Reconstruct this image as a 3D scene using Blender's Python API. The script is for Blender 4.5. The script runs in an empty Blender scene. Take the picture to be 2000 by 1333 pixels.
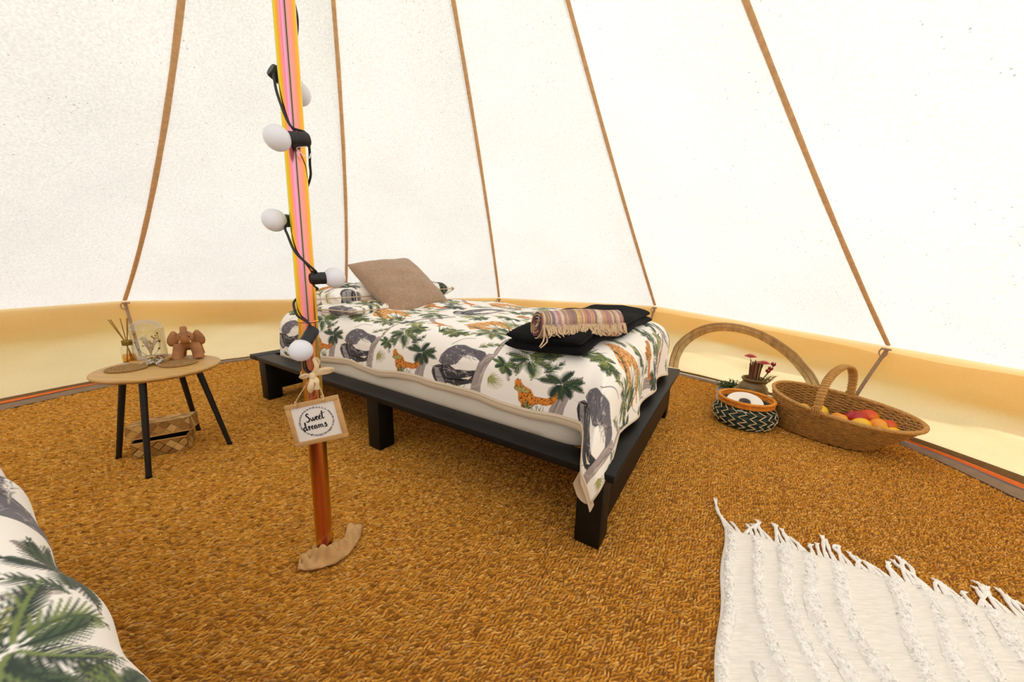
import bpy, bmesh, math, random
import numpy as np
from mathutils import Vector, Matrix

random.seed(7)
rng = np.random.default_rng(11)
SC = bpy.context.scene
COL = SC.collection

# ------------------------------------------------------------------ camera
cam_d = bpy.data.cameras.new('camera')
cam = bpy.data.objects.new('camera', cam_d)
COL.objects.link(cam)
cam_d.sensor_width = 36.0
cam_d.lens = 683.0 / 2000.0 * 36.0
cam_d.clip_start = 0.02
PITCH, ROLL, CAM_H = 0.2077, 0.0265, 0.7785
cam.matrix_world = (Matrix.Translation((0, 0, CAM_H)) @ Matrix.Rotation(math.pi / 2 - PITCH, 4, 'X')
                    @ Matrix.Rotation(ROLL, 4, 'Z'))
SC.camera = cam

# ------------------------------------------------------------------ daylight
world = bpy.data.worlds.new('world')
SC.world = world
world.use_nodes = True
wb = world.node_tree.nodes['Background']
wb.inputs[0].default_value = (0.93, 0.96, 1.0, 1)
wb.inputs[1].default_value = 2.1
sun_d = bpy.data.lights.new('sun', 'SUN')
sun_d.energy = 3.4
sun_d.angle = math.radians(2.5)
sun_d.color = (1.0, 0.965, 0.91)
sun = bpy.data.objects.new('sun', sun_d)
COL.objects.link(sun)
SUN_AZ, SUN_EL = math.radians(122), math.radians(57)
sdir = Vector((math.sin(SUN_AZ) * math.cos(SUN_EL), math.cos(SUN_AZ) * math.cos(SUN_EL), math.sin(SUN_EL)))
sun.rotation_euler = sdir.to_track_quat('Z', 'Y').to_euler()
SC.view_settings.view_transform = 'Standard'
SC.view_settings.look = 'None'
SC.view_settings.gamma = 1.0
SC.view_settings.use_curve_mapping = False
SC.view_settings.exposure = -0.34
SC.cycles.max_bounces = 16
SC.cycles.diffuse_bounces = 8
SC.cycles.transmission_bounces = 10
SC.cycles.transparent_max_bounces = 12
SC.cycles.glossy_bounces = 4

# ------------------------------------------------------------------ helpers
def lin(c):
    if isinstance(c, str):
        c = c.lstrip('#')
        c = [int(c[i:i + 2], 16) / 255 for i in (0, 2, 4)]
    return tuple(x / 12.92 if x <= 0.04045 else ((x + 0.055) / 1.055) ** 2.4 for x in c)

def sm(x, a, b):
    t = np.clip((x - a) / (b - a), 0, 1)
    return t * t * (3 - 2 * t)

MATS = {}
def mat(name, color='#888888', rough=0.7, metal=0.0, noise=None, bump=None, trans=0.0, coat=0.0, vcol=False,
        sheen=0.0, alpha=None, spec=None, noise2=None):
    """principled; noise=(scale, amount) darkens/lightens, bump=(scale, strength), trans=translucent share"""
    m = bpy.data.materials.new(name)
    m.use_nodes = True
    nt = m.node_tree
    N, L = nt.nodes, nt.links
    b = N['Principled BSDF']
    out = N['Material Output']
    b.inputs['Roughness'].default_value = rough
    b.inputs['Metallic'].default_value = metal
    b.inputs['Coat Weight'].default_value = coat
    b.inputs['Sheen Weight'].default_value = sheen
    if spec is not None:
        b.inputs['Specular IOR Level'].default_value = spec
    tc = N.new('ShaderNodeTexCoord')
    if vcol:
        a = N.new('ShaderNodeVertexColor')
        a.layer_name = 'Col'
        src = a.outputs['Color']
    else:
        r = N.new('ShaderNodeRGB')
        r.outputs[0].default_value = (*lin(color), 1)
        src = r.outputs[0]
    for nz in (noise, noise2):
        if nz:
            n = N.new('ShaderNodeTexNoise')
            sc = nz[0]
            n.inputs['Detail'].default_value = 4
            if isinstance(sc, (tuple, list)):
                mp = N.new('ShaderNodeMapping')
                mp.inputs['Scale'].default_value = sc
                L.new(tc.outputs['Object'], mp.inputs[0])
                L.new(mp.outputs[0], n.inputs[0])
                n.inputs['Scale'].default_value = 1
            else:
                n.inputs['Scale'].default_value = sc
                L.new(tc.outputs['Object'], n.inputs[0])
            mr = N.new('ShaderNodeMapRange')
            mr.inputs[1].default_value = 0.3
            mr.inputs[2].default_value = 0.7
            mr.inputs[3].default_value = 1 - nz[1]
            mr.inputs[4].default_value = 1 + nz[1] * 0.6
            L.new(n.outputs[0], mr.inputs[0])
            mx = N.new('ShaderNodeVectorMath')
            mx.operation = 'SCALE'
            L.new(src, mx.inputs[0])
            L.new(mr.outputs[0], mx.inputs['Scale'])
            src = mx.outputs[0]
    L.new(src, b.inputs['Base Color'])
    bn = None
    if bump:
        n = N.new('ShaderNodeTexNoise')
        n.inputs['Scale'].default_value = bump[0]
        n.inputs['Detail'].default_value = 5
        L.new(tc.outputs['Object'], n.inputs[0])
        bn = N.new('ShaderNodeBump')
        bn.inputs['Strength'].default_value = bump[1]
        bn.inputs['Distance'].default_value = bump[2] if len(bump) > 2 else 0.004
        L.new(n.outputs[0], bn.inputs['Height'])
        L.new(bn.outputs[0], b.inputs['Normal'])
    if trans:
        t = N.new('ShaderNodeBsdfTranslucent')
        L.new(src, t.inputs[0])
        mx = N.new('ShaderNodeMixShader')
        mx.inputs[0].default_value = trans
        L.new(b.outputs[0], mx.inputs[1])
        L.new(t.outputs[0], mx.inputs[2])
        L.new(mx.outputs[0], out.inputs[0])
    MATS[name] = m
    return m

def new_mesh(name, V, F, mats=None, midx=None, col=None, smooth=True):
    me = bpy.data.meshes.new(name)
    me.from_pydata([tuple(v) for v in np.asarray(V, float)], [], [tuple(f) for f in F])
    for m in (mats if isinstance(mats, (list, tuple)) else [mats]):
        if m:
            me.materials.append(m)
    if midx is not None:
        me.polygons.foreach_set('material_index', np.asarray(midx, np.int32))
    if smooth:
        me.polygons.foreach_set('use_smooth', np.ones(len(me.polygons), bool))
    if col is not None:
        a = me.color_attributes.new('Col', 'FLOAT_COLOR', 'POINT')
        c = np.ones((len(me.vertices), 4), np.float32)
        c[:, :3] = col
        a.data.foreach_set('color', c.ravel())
    me.update()
    return me

def fast_mesh(name, V, F, k, mats, col=None, smooth=True, midx=None):
    """F: (n,k) integer array"""
    me = bpy.data.meshes.new(name)
    V = np.asarray(V, np.float32)
    F = np.asarray(F, np.int32)
    me.vertices.add(len(V))
    me.vertices.foreach_set('co', V.ravel())
    me.loops.add(F.size)
    me.loops.foreach_set('vertex_index', F.ravel())
    me.polygons.add(len(F))
    me.polygons.foreach_set('loop_start', np.arange(0, F.size, k, dtype=np.int32))
    for m in (mats if isinstance(mats, (list, tuple)) else [mats]):
        me.materials.append(m)
    if midx is not None:
        me.polygons.foreach_set('material_index', np.asarray(midx, np.int32))
    if smooth:
        me.polygons.foreach_set('use_smooth', np.ones(len(F), bool))
    if col is not None:
        a = me.color_attributes.new('Col', 'FLOAT_COLOR', 'POINT')
        c = np.ones((len(V), 4), np.float32)
        c[:, :3] = col
        a.data.foreach_set('color', c.ravel())
    me.update(calc_edges=True)
    me.validate()
    return me

def link(name, me, parent=None):
    o = bpy.data.objects.new(name, me)
    COL.objects.link(o)
    if parent is not None:
        o.parent = parent
    return o

def tag(o, label=None, cat=None, group=None, kind=None):
    if label: o['label'] = label
    if cat: o['category'] = cat
    if group: o['group'] = group
    if kind: o['kind'] = kind
    return o

def thing(name, label, cat, loc=(0, 0, 0), rz=0.0, group=None):
    o = bpy.data.objects.new(name, None)
    o.empty_display_size = 0.05
    COL.objects.link(o)
    o.location = loc
    o.rotation_euler = (0, 0, rz)
    return tag(o, label, cat, group)

def structure(name, loc=(0, 0, 0)):
    o = bpy.data.objects.new(name, None)
    COL.objects.link(o)
    o.location = loc
    o['kind'] = 'structure'
    return o

class MB:
    """collects shapes; build() links them as one mesh object"""
    def __init__(s):
        s.V = []; s.F = []; s.M = []; s.n = 0
    def add(s, V, F, m=0):
        V = np.asarray(V, float)
        s.V.append(V)
        s.F += [tuple(int(i) + s.n for i in f) for f in F]
        s.M += [m] * len(F)
        s.n += len(V)
        return s
    def tube(s, pts, r, sides=8, closed=False, cap=True, m=0, flat=1.0, up=None):
        return s.add(*tube(pts, r, sides, closed, cap, flat, up), m)
    def box(s, c, size, rot=None, bev=0.0, m=0):
        return s.add(*box(c, size, rot, bev), m)
    def lathe(s, prof, n=32, c=(0, 0, 0), m=0, rot=None):
        return s.add(*lathe(prof, n, c, rot), m)
    def ball(s, c, r, nu=14, nv=9, rot=None, m=0):
        return s.add(*ball(c, r, nu, nv, rot), m)
    def build(s, name, mats, parent=None, smooth=True, off=None, col=None):
        V = np.vstack(s.V)
        if off is not None:
            V = V - np.asarray(off)
        me = new_mesh(name, V, s.F, mats, s.M, col, smooth)
        if smooth:
            try:
                me.set_sharp_from_angle(angle=math.radians(40))
            except Exception:
                pass
        return link(name, me, parent)

def tube(pts, r, sides=8, closed=False, cap=True, flat=1.0, up=None):
    P = np.asarray(pts, float)
    n = len(P)
    R = np.broadcast_to(np.asarray(r, float), (n,))
    if closed:
        T = np.roll(P, -1, 0) - np.roll(P, 1, 0)
    else:
        T = np.gradient(P, axis=0)
    T /= np.linalg.norm(T, axis=1)[:, None] + 1e-12
    a = np.array([0, 0, 1.0]) if up is None else np.asarray(up, float)
    if abs(T[0] @ a) > 0.95 and up is None:
        a = np.array([1.0, 0, 0])
    u = a - T[0] * (a @ T[0]); u /= np.linalg.norm(u)
    ang = np.linspace(0, 2 * np.pi, sides, endpoint=False)
    V = []
    for i in range(n):
        if up is not None:
            u = a - T[i] * (a @ T[i])
        else:
            u = u - T[i] * (u @ T[i])
        u /= np.linalg.norm(u) + 1e-12
        w = np.cross(T[i], u)
        V.append(P[i] + R[i] * (np.cos(ang)[:, None] * u * flat + np.sin(ang)[:, None] * w))
    V = np.vstack(V)
    F = []
    m = n if closed else n - 1
    for i in range(m):
        j = (i + 1) % n
        for k in range(sides):
            k2 = (k + 1) % sides
            F.append((i * sides + k, i * sides + k2, j * sides + k2, j * sides + k))
    if cap and not closed:
        F.append(tuple(range(sides))[::-1])
        F.append(tuple((n - 1) * sides + k for k in range(sides)))
    return V, F

def box(c, size, rot=None, bev=0.0):
    bm = bmesh.new()
    bmesh.ops.create_cube(bm, size=1)
    for v in bm.verts:
        v.co = Vector((v.co.x * size[0], v.co.y * size[1], v.co.z * size[2]))
    if bev:
        bmesh.ops.bevel(bm, geom=bm.edges[:], offset=bev, segments=2, profile=0.5, affect='EDGES')
    V = np.array([v.co[:] for v in bm.verts])
    bm.verts.index_update()
    F = [tuple(v.index for v in f.verts) for f in bm.faces]
    bm.free()
    if rot is not None:
        V = V @ np.asarray(rot).T
    return V + np.asarray(c, float), F

def lathe(prof, n=32, c=(0, 0, 0), rot=None):
    prof = np.asarray(prof, float)
    A = np.linspace(0, 2 * np.pi, n, endpoint=False)
    V = []
    for r, z in prof:
        V.append(np.stack([r * np.cos(A), r * np.sin(A), np.full(n, z)], -1))
    V = np.vstack(V)
    F = []
    for i in range(len(prof) - 1):
        for k in range(n):
            k2 = (k + 1) % n
            F.append((i * n + k, i * n + k2, (i + 1) * n + k2, (i + 1) * n + k))
    if prof[0][0] > 1e-6: F.append(tuple(range(n))[::-1])
    if prof[-1][0] > 1e-6: F.append(tuple((len(prof) - 1) * n + k for k in range(n)))
    if rot is not None:
        V = V @ np.asarray(rot).T
    return V + np.asarray(c, float), F

def ball(c, r, nu=14, nv=9, rot=None):
    r = np.broadcast_to(np.asarray(r, float), (3,))
    V = [(0, 0, -1)]
    for i in range(1, nv):
        t = -math.pi / 2 + math.pi * i / nv
        for k in range(nu):
            a = 2 * math.pi * k / nu
            V.append((math.cos(t) * math.cos(a), math.cos(t) * math.sin(a), math.sin(t)))
    V.append((0, 0, 1))
    F = []
    for k in range(nu):
        F.append((0, 1 + (k + 1) % nu, 1 + k))
    for i in range(nv - 2):
        for k in range(nu):
            k2 = (k + 1) % nu
            F.append((1 + i * nu + k, 1 + i * nu + k2, 1 + (i + 1) * nu + k2, 1 + (i + 1) * nu + k))
    l = len(V) - 1
    for k in range(nu):
        F.append((l, 1 + (nv - 2) * nu + k, 1 + (nv - 2) * nu + (k + 1) % nu))
    V = np.array(V) * r
    if rot is not None:
        V = V @ np.asarray(rot).T
    return V + np.asarray(c, float), F

def grid_faces(n, m, wrap=False):
    I = np.arange(n * m).reshape(n, m)
    if wrap:
        I = np.hstack([I, I[:, :1]])
    return np.stack([I[:-1, :-1], I[1:, :-1], I[1:, 1:], I[:-1, 1:]], -1).reshape(-1, 4)

def rotm(axis, ang):
    return np.array(Matrix.Rotation(ang, 3, Vector(axis)))

def basis(ex, ey):
    ex = np.asarray(ex, float); ex = ex / np.linalg.norm(ex)
    ey = np.asarray(ey, float); ey = ey - ex * (ex @ ey); ey = ey / np.linalg.norm(ey)
    return np.stack([ex, ey, np.cross(ex, ey)], 1)

def smooth_path(P, n=40):
    P = np.asarray(P, float)
    Q = np.vstack([2 * P[0] - P[1], P, 2 * P[-1] - P[-2]])
    out = []
    m = len(P) - 1
    for t in np.linspace(0, m, n):
        i = min(int(t), m - 1); f = t - i
        a, b, c, d = Q[i:i + 4]
        out.append(0.5 * ((2 * b) + (c - a) * f + (2 * a - 5 * b + 4 * c - d) * f ** 2 + (3 * b - a - 3 * c + d) * f ** 3))
    return np.array(out)

def copy_thing(o, label=None, parent=None):
    c = o.copy()
    COL.objects.link(c)
    c.parent = parent
    if label: c['label'] = label
    for ch in list(o.children):
        copy_thing(ch, None, c)
    return c

# ------------------------------------------------------------------ materials
def canvas_mat(name, colr, colt, fac, speck=0.35, slub=1.0):
    m = bpy.data.materials.new(name)
    m.use_nodes = True
    nt = m.node_tree; N = nt.nodes; L = nt.links
    N.remove(N['Principled BSDF'])
    tc = N.new('ShaderNodeTexCoord')
    n1 = N.new('ShaderNodeTexNoise'); n1.inputs['Scale'].default_value = 135; n1.inputs['Detail'].default_value = 3
    n2 = N.new('ShaderNodeTexNoise'); n2.inputs['Scale'].default_value = 2.2; n2.inputs['Detail'].default_value = 5
    n3 = N.new('ShaderNodeTexVoronoi'); n3.inputs['Scale'].default_value = 46
    n4 = N.new('ShaderNodeTexNoise'); n4.inputs['Scale'].default_value = 7
    for n in (n1, n2, n3, n4):
        L.new(tc.outputs['Object'], n.inputs['Vector'])
    # fine slub noise
    a = N.new('ShaderNodeMapRange'); a.inputs[1].default_value = .35; a.inputs[2].default_value = .7
    a.inputs[3].default_value = 1 + .05 * slub; a.inputs[4].default_value = 1 - .13 * slub
    L.new(n1.outputs[0], a.inputs[0])
    b = N.new('ShaderNodeMapRange'); b.inputs[1].default_value = .3; b.inputs[2].default_value = .75
    b.inputs[3].default_value = 1.03; b.inputs[4].default_value = .93
    L.new(n2.outputs[0], b.inputs[0])
    # scattered seed specks
    s = N.new('ShaderNodeMapRange'); s.inputs[1].default_value = .07; s.inputs[2].default_value = .15
    s.inputs[3].default_value = 1 - speck; s.inputs[4].default_value = 1.0
    L.new(n3.outputs['Distance'], s.inputs[0])
    g = N.new('ShaderNodeMapRange'); g.inputs[1].default_value = .5; g.inputs[2].default_value = .58
    g.inputs[3].default_value = 0.0; g.inputs[4].default_value = 1.0
    L.new(n4.outputs[0], g.inputs[0])
    mixs = N.new('ShaderNodeMix'); mixs.inputs[2].default_value = 1.0
    L.new(g.outputs[0], mixs.inputs[0]); L.new(s.outputs[0], mixs.inputs[3])
    p = N.new('ShaderNodeMath'); p.operation = 'MULTIPLY'
    L.new(a.outputs[0], p.inputs[0]); L.new(b.outputs[0], p.inputs[1])
    q = N.new('ShaderNodeMath'); q.operation = 'MULTIPLY'
    L.new(p.outputs[0], q.inputs[0]); L.new(mixs.outputs[0], q.inputs[1])
    def scaled(c):
        v = N.new('ShaderNodeVectorMath'); v.operation = 'SCALE'
        v.inputs[0].default_value = c
        L.new(q.outputs[0], v.inputs['Scale'])
        return v.outputs[0]
    d = N.new('ShaderNodeBsdfDiffuse'); L.new(scaled(colr), d.inputs[0])
    t = N.new('ShaderNodeBsdfTranslucent'); L.new(scaled(colt), t.inputs[0])
    bp = N.new('ShaderNodeBump'); bp.inputs['Strength'].default_value = .25; bp.inputs['Distance'].default_value = .002
    L.new(n1.outputs[0], bp.inputs['Height']); L.new(bp.outputs[0], d.inputs['Normal'])
    mx = N.new('ShaderNodeMixShader'); mx.inputs[0].default_value = fac
    L.new(d.outputs[0], mx.inputs[1]); L.new(t.outputs[0], mx.inputs[2])
    L.new(mx.outputs[0], N['Material Output'].inputs[0])
    return m

M_roof = canvas_mat('roof canvas', (.84, .80, .73), (.90, .87, .81), .50, speck=.45)
M_wall = canvas_mat('wall canvas', (.80, .61, .34), (.95, .74, .42), .62, speck=.05, slub=.25)
M_val = canvas_mat('valance canvas', (.74, .56, .28), (.88, .58, .22), .56, speck=.05, slub=.25)
M_tape = mat('brown seam tape', '#EACBA2', .8, trans=.5, noise=(60, .15))
M_strap = mat('grey beige webbing', '#C4A98C', .85, trans=.25, noise=(120, .15))
M_sheet = mat('grey brown groundsheet', '#8A7464', .6, noise=(18, .18), bump=(40, .3))
M_orange = mat('orange zip tape', '#E8701E', .6, noise=(60, .12))
M_olive = mat('olive brown rolled hem', '#75552C', .7, noise=(25, .2))
M_seamshadow = mat('taupe seam shadow', '#C8B697', .9, trans=.75, noise=((40, 40, 9), .3))
M_floor = mat('dark coir backing', '#8A571C', .95, noise=(50, .3))
M_coir = mat('coir tufts', vcol=True, rough=.9, noise=(260, .22), bump=(420, .5, .003), spec=.2)
M_grass = mat('outside lawn', '#9A9E78', .95, noise=(2, .25))
M_black = mat('black painted wood', '#0E0D0C', .5, noise=(30, .25), bump=(120, .06), spec=.3)
M_blackmetal = mat('black metal', '#121213', .45)
M_print = mat('jungle printed cotton', vcol=True, rough=.9, bump=(320, .12, .001), sheen=.15, spec=.2)
M_beige = mat('beige cotton', '#C9B49A', .9, bump=(300, .15, .001))
M_sheetw = mat('white fitted sheet', '#E9DFCF', .9, bump=(60, .25, .004))
M_boucle = mat('taupe boucle', '#B8967A', .98, noise=(230, .3), noise2=(60, .12), bump=(260, .9, .006), sheen=.3)
M_plush = mat('black corduroy plush', '#09080A', .9, bump=(300, .5, .003), sheen=.03, noise=(20, .3), spec=.15)
M_throw = mat('striped woven cotton', vcol=True, rough=.95, noise=(420, .3), bump=(380, .8, .003))
M_fringe = mat('beige cotton fringe', '#CDB08E', .95, noise=(200, .2))
M_rug = mat('cream flatweave cotton', '#F1ECE4', .95, noise=((30, 300, 30), .10), bump=(420, .5, .002))
M_tuft = mat('cream tufted cotton', '#FAF8F4', .98, noise=(150, .06), bump=(300, .22, .003))
M_tassel = mat('cream cotton tassel', '#FAF7F2', .95, noise=(250, .15))
M_oak = mat('pale oak veneer', '#C79C58', .5, noise=((6, 60, 6), .14), bump=(90, .08))
M_palmleaf = mat('woven palm leaf', vcol=True, rough=.7, noise=((120, 20, 120), .18), bump=(200, .3, .001))
M_dark = mat('dark basket inside', '#2A1D10', .9)
M_carved = mat('carved brown wood', '#AE7443', .55, noise=(28, .3), noise2=((8, 8, 60), .15), bump=(70, .35, .004))
M_sea = mat('braided seagrass', '#A57E4C', .85, noise=(110, .3), bump=(200, .6, .003))
M_cork = mat('pale wood disc', '#C99A58', .55, noise=((12, 50, 12), .15))
M_reed = mat('brown rattan reed', '#A77A2A', .7, noise=(100, .2))
M_collar = mat('brass collar', '#8C7126', .4, metal=.6, noise=(160, .3))
M_frost = mat('frosted white bulb', '#F0F1FA', .35, trans=.2, coat=.2)
M_socket = mat('black rubber lamp holder', '#141315', .5, bump=(90, .1))
M_cable = mat('black rubber cable', '#151416', .5)
M_cord = mat('jute cord', '#CDA877', .9, noise=(200, .3), bump=(300, .6, .002))
M_bow = mat('cream cotton ribbon', '#E6CFA6', .9, bump=(150, .3, .002))
M_frame = mat('pale pine frame', '#C99C63', .6, noise=((14, 60, 60), .16))
M_board = mat('white sign board', '#EDE6DF', .6)
M_ink = mat('black lettering', '#1A1516', .6)
M_inkgrey = mat('grey wreath ink', '#55525A', .6)
M_sock = mat('tan canvas scrap', '#CBA06A', .9, noise=(40, .12), bump=(260, .3, .002))
M_wicker = mat('natural wicker', '#B1803C', .6, noise=((70, 70, 200), .38), noise2=(25, .2), bump=(160, .4, .002))
M_wickerd = mat('dark wicker stakes', '#7A5526', .7, noise=(80, .3))
M_rim = mat('pale wicker wrap', '#C89650', .55, noise=((90, 90, 90), .25), bump=(180, .4, .002))
M_green = mat('dark green dyed seagrass', '#26382C', .8, noise=((60, 60, 200), .45), bump=(180, .6, .003))
M_cream = mat('cream palm stitch', '#DCC79B', .8, noise=(150, .15))
M_orrim = mat('orange dyed rim', '#E28E22', .65, noise=(60, .25), bump=(120, .5, .003))
M_paper = mat('white paper roll', '#F2EAE0', .95, bump=(200, .15, .001))
M_tube = mat('grey card tube', '#6C6460', .8)
M_stone = mat('olive stoneware', '#7B6232', .38, noise=(9, .25), noise2=(60, .12), coat=.2)
M_whitepot = mat('white ribbed pot', '#D9D3CB', .6)
M_soil = mat('potting soil', '#2B1D12', .95)
M_leafd = mat('small dark green leaf', '#2F5420', .55, noise=(60, .35), trans=.15)
M_stem = mat('green brown stem', '#5A5A2C', .8)
M_dry = mat('dried brown stalk', '#7A4A32', .9, noise=(150, .3))
M_drytan = mat('dried tan grass', '#C3A45C', .9, noise=(150, .25))
M_pink = mat('pink strawflower', '#D8706C', .85, noise=(90, .2))
M_red = mat('dark red bloom', '#96202A', .8, noise=(90, .25))
M_feather = mat('cream dried feather grass', '#E8DCC0', .9, trans=.3)
M_silver = mat('silvery seed pod', '#C9C2B2', .35, metal=.55, noise=(120, .35))
M_gold = mat('gold seed pod', '#BC9440', .4, metal=.5, noise=(120, .3))
M_pillowbase = M_beige

def glass_mat(name, tint=(1, 1, 1), rough=0.02, ior=1.45):
    m = bpy.data.materials.new(name); m.use_nodes = True
    N = m.node_tree.nodes; L = m.node_tree.links
    N.remove(N['Principled BSDF'])
    t = N.new('ShaderNodeBsdfTransparent'); t.inputs[0].default_value = (*tint, 1)
    g = N.new('ShaderNodeBsdfGlossy'); g.inputs['Roughness'].default_value = rough
    lw = N.new('ShaderNodeLayerWeight'); lw.inputs[0].default_value = .18
    f = N.new('ShaderNodeMapRange'); f.inputs[1].default_value = 0; f.inputs[2].default_value = 1; f.inputs[3].default_value = .03; f.inputs[4].default_value = .55
    L.new(lw.outputs['Facing'], f.inputs[0])
    mx = N.new('ShaderNodeMixShader')
    L.new(f.outputs[0], mx.inputs[0]); L.new(t.outputs[0], mx.inputs[1]); L.new(g.outputs[0], mx.inputs[2])
    L.new(mx.outputs[0], N['Material Output'].inputs[0])
    return m
M_glass = glass_mat('clear glass', (.97, .97, .95))
M_amber = glass_mat('amber scent oil', (.93, .66, .16))

def fruit_mat(name, c1, c2, lo=.4, hi=.6, scale=9):
    m = mat(name, c1, .38, coat=.15, bump=(220, .06, .001))
    N = m.node_tree.nodes; L = m.node_tree.links
    tc = [n for n in N if n.type == 'TEX_COORD'][0]
    n = N.new('ShaderNodeTexNoise'); n.inputs['Scale'].default_value = scale
    L.new(tc.outputs['Object'], n.inputs[0])
    r = N.new('ShaderNodeValToRGB')
    r.color_ramp.elements[0].position = lo; r.color_ramp.elements[0].color = (*lin(c1), 1)
    r.color_ramp.elements[1].position = hi; r.color_ramp.elements[1].color = (*lin(c2), 1)
    L.new(n.outputs[0], r.inputs[0])
    L.new(r.outputs[0], N['Principled BSDF'].inputs['Base Color'])
    return m
M_lemon = fruit_mat('lemon peel', '#F2B90F', '#F5CC2C')
M_mango = fruit_mat('crimson mango skin', '#A8101C', '#C8321E', .45, .75)
M_apri = fruit_mat('red orange apricot skin', '#D8401A', '#F0962A', .45, .7)
M_apri2 = fruit_mat('orange yellow apricot skin', '#EE8A1A', '#F6BE3A')

# pole: zinc passivated steel with rainbow streaks around its girth
def pole_mat(nm, stops):
    m = bpy.data.materials.new(nm); m.use_nodes = True
    N = m.node_tree.nodes; L = m.node_tree.links
    b = N['Principled BSDF']
    b.inputs['Metallic'].default_value = 1.0; b.inputs['Roughness'].default_value = .22
    tc = N.new('ShaderNodeTexCoord'); sp = N.new('ShaderNodeSeparateXYZ')
    L.new(tc.outputs['Object'], sp.inputs[0])
    at = N.new('ShaderNodeMath'); at.operation = 'ARCTAN2'
    L.new(sp.outputs[1], at.inputs[0]); L.new(sp.outputs[0], at.inputs[1])
    mr = N.new('ShaderNodeMapRange'); mr.inputs[1].default_value = -math.pi; mr.inputs[2].default_value = math.pi
    L.new(at.outputs[0], mr.inputs[0])
    n = N.new('ShaderNodeTexNoise'); n.inputs['Scale'].default_value = 1
    mp = N.new('ShaderNodeMapping'); mp.inputs['Scale'].default_value = (30, 30, 2.2)
    L.new(tc.outputs['Object'], mp.inputs[0]); L.new(mp.outputs[0], n.inputs[0])
    ad = N.new('ShaderNodeMath'); ad.operation = 'MULTIPLY_ADD'
    ad.inputs[1].default_value = .035; 
    L.new(n.outputs[0], ad.inputs[0]); L.new(mr.outputs[0], ad.inputs[2])
    r = N.new('ShaderNodeValToRGB'); cr = r.color_ramp
    # local +X faces the camera; film sheen is painted in as a ramp round the pole
    while len(cr.elements) < len(stops):
        cr.elements.new(.5)
    for e, (p, c) in zip(cr.elements, stops):
        e.position = p; e.color = (*lin(c), 1)
    L.new(ad.outputs[0], r.inputs[0])
    L.new(r.outputs[0], b.inputs['Base Color'])
    return m
POLE_STOPS = [(0, '#E0BC20'), (.12, '#C8C832'), (.24, '#C8CC1E'), (.36, '#F0CC18'), (.41, '#F2A848'), (.45, '#EE90A0'),
             (.495, '#D888A8'), (.53, '#A8A070'), (.555, '#EE98A4'), (.61, '#F49C70'), (.66, '#F6B02C'), (.75, '#EED018'),
             (.84, '#B8C030'), (1, '#E0BC20')]
M_pole = pole_mat('rainbow zinc steel', POLE_STOPS)
M_pole_low = pole_mat('floor reflection tinted zinc steel', [(0, '#D8A840'), (.24, '#C0AC30'), (.33, '#E0B030'), (.41, '#D89850'), (.47, '#E08878'), (.52, '#C88060'),
             (.58, '#E0A070'), (.66, '#D8A840'), (.75, '#C8B030'), (1, '#D8A840')])  # brown floor's reflection painted into the lower tube's colour

# ------------------------------------------------------------------ tent
POLE = np.array([-.499, .822])
APEX = np.array([-.453, .842, 2.80])
WV = [(-2.52, 2.259, .501), (-1.483, 3.099, .468), (-.13, 3.274, .498), (1.104, 2.715, .514), (1.833, 1.667, .450)]
for az in (99.5, 128.9, 158.3, 187.7, 217.1, 246.5, 275.9):
    a_ = math.radians(az)
    WV.append((POLE[0] + 2.48 * math.sin(a_), POLE[1] + 2.48 * math.cos(a_), .48))
WV = np.array(WV)
NV = len(WV)
SAG = [(.20, .6, -.04), (.05, 1., -.065), (.03, .95, -.043), (0., 1., .025), (.05, 1.6, 0.)] + [(.06, 1., 0.)] * 7
def seam(i, m):
    W = WV[i]
    m = np.asarray(m, float)[:, None]
    rad = (W - APEX)[:2]; n = rad / np.linalg.norm(rad); tg = np.array([-n[1], n[0]])
    s, k, c = SAG[i]
    w = 4 * m * (1 - m) ** k
    P = W + (APEX - W) * m
    P = P + w * np.array([-s * n[0], -s * n[1], -s]) * .7 + w * c * np.array([tg[0], tg[1], 0])
    return P
AZT = [-180, -120, -85, -67, -54, -44, 0, 46, 58, 72, 82, 100, 140, 180]
RB = [2.46, 2.44, 2.40, 2.42, 2.45, 2.50, 2.50, 2.54, 2.54, 2.51, 2.48, 2.46, 2.46, 2.46]
ZB = [.03, .02, .012, .012, .015, .012, .02, .028, .03, .04, .052, .05, .04, .03]
RI = [2.38, 2.34, 2.24, 2.25, 2.33, 2.46, 2.47, 2.515, 2.515, 2.49, 2.385, 2.36, 2.38, 2.38]
def tab(az, T):
    az = (np.asarray(az, float) + 180) % 360 - 180
    return np.interp(az, AZT, T)
AZ = np.degrees(np.arctan2(WV[:, 0] - POLE[0], WV[:, 1] - POLE[1]))
def polar(az, R, z):
    a = np.radians(az)
    return np.stack([POLE[0] + R * np.sin(a), POLE[1] + R * np.cos(a), np.broadcast_to(z, np.shape(a))], -1)
def wall_pt(i, u, v):
    """point on wall panel i; u runs along it, v from the ground to the eaves"""
    u = np.asarray(u, float); v = np.asarray(v, float)
    j = (i + 1) % NV
    d = (AZ[j] - AZ[i]) % 360
    az = AZ[i] + d * u
    B = polar(az, tab(az, RB), tab(az, ZB))
    T = WV[i] + (WV[j] - WV[i]) * u[..., None]
    P = B + (T - B) * v[..., None]
    am = math.radians(AZ[i] + d / 2)
    nrm = np.array([math.sin(am), math.cos(am), 0])
    e = np.sin(np.pi * np.clip(u, 0, 1)) ** .5 * np.sin(np.pi * np.clip(v, 0, 1))
    w = .010 * np.sin(u * 7 + v * 9 + i * 2.1) + .006 * np.sin(u * 23 - v * 17 + i) + .004 * np.sin(u * 11 + v * 31 + 3 * i) - .012
    return P + (e * w)[..., None] * nrm
ceiling = structure('ceiling')
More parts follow.
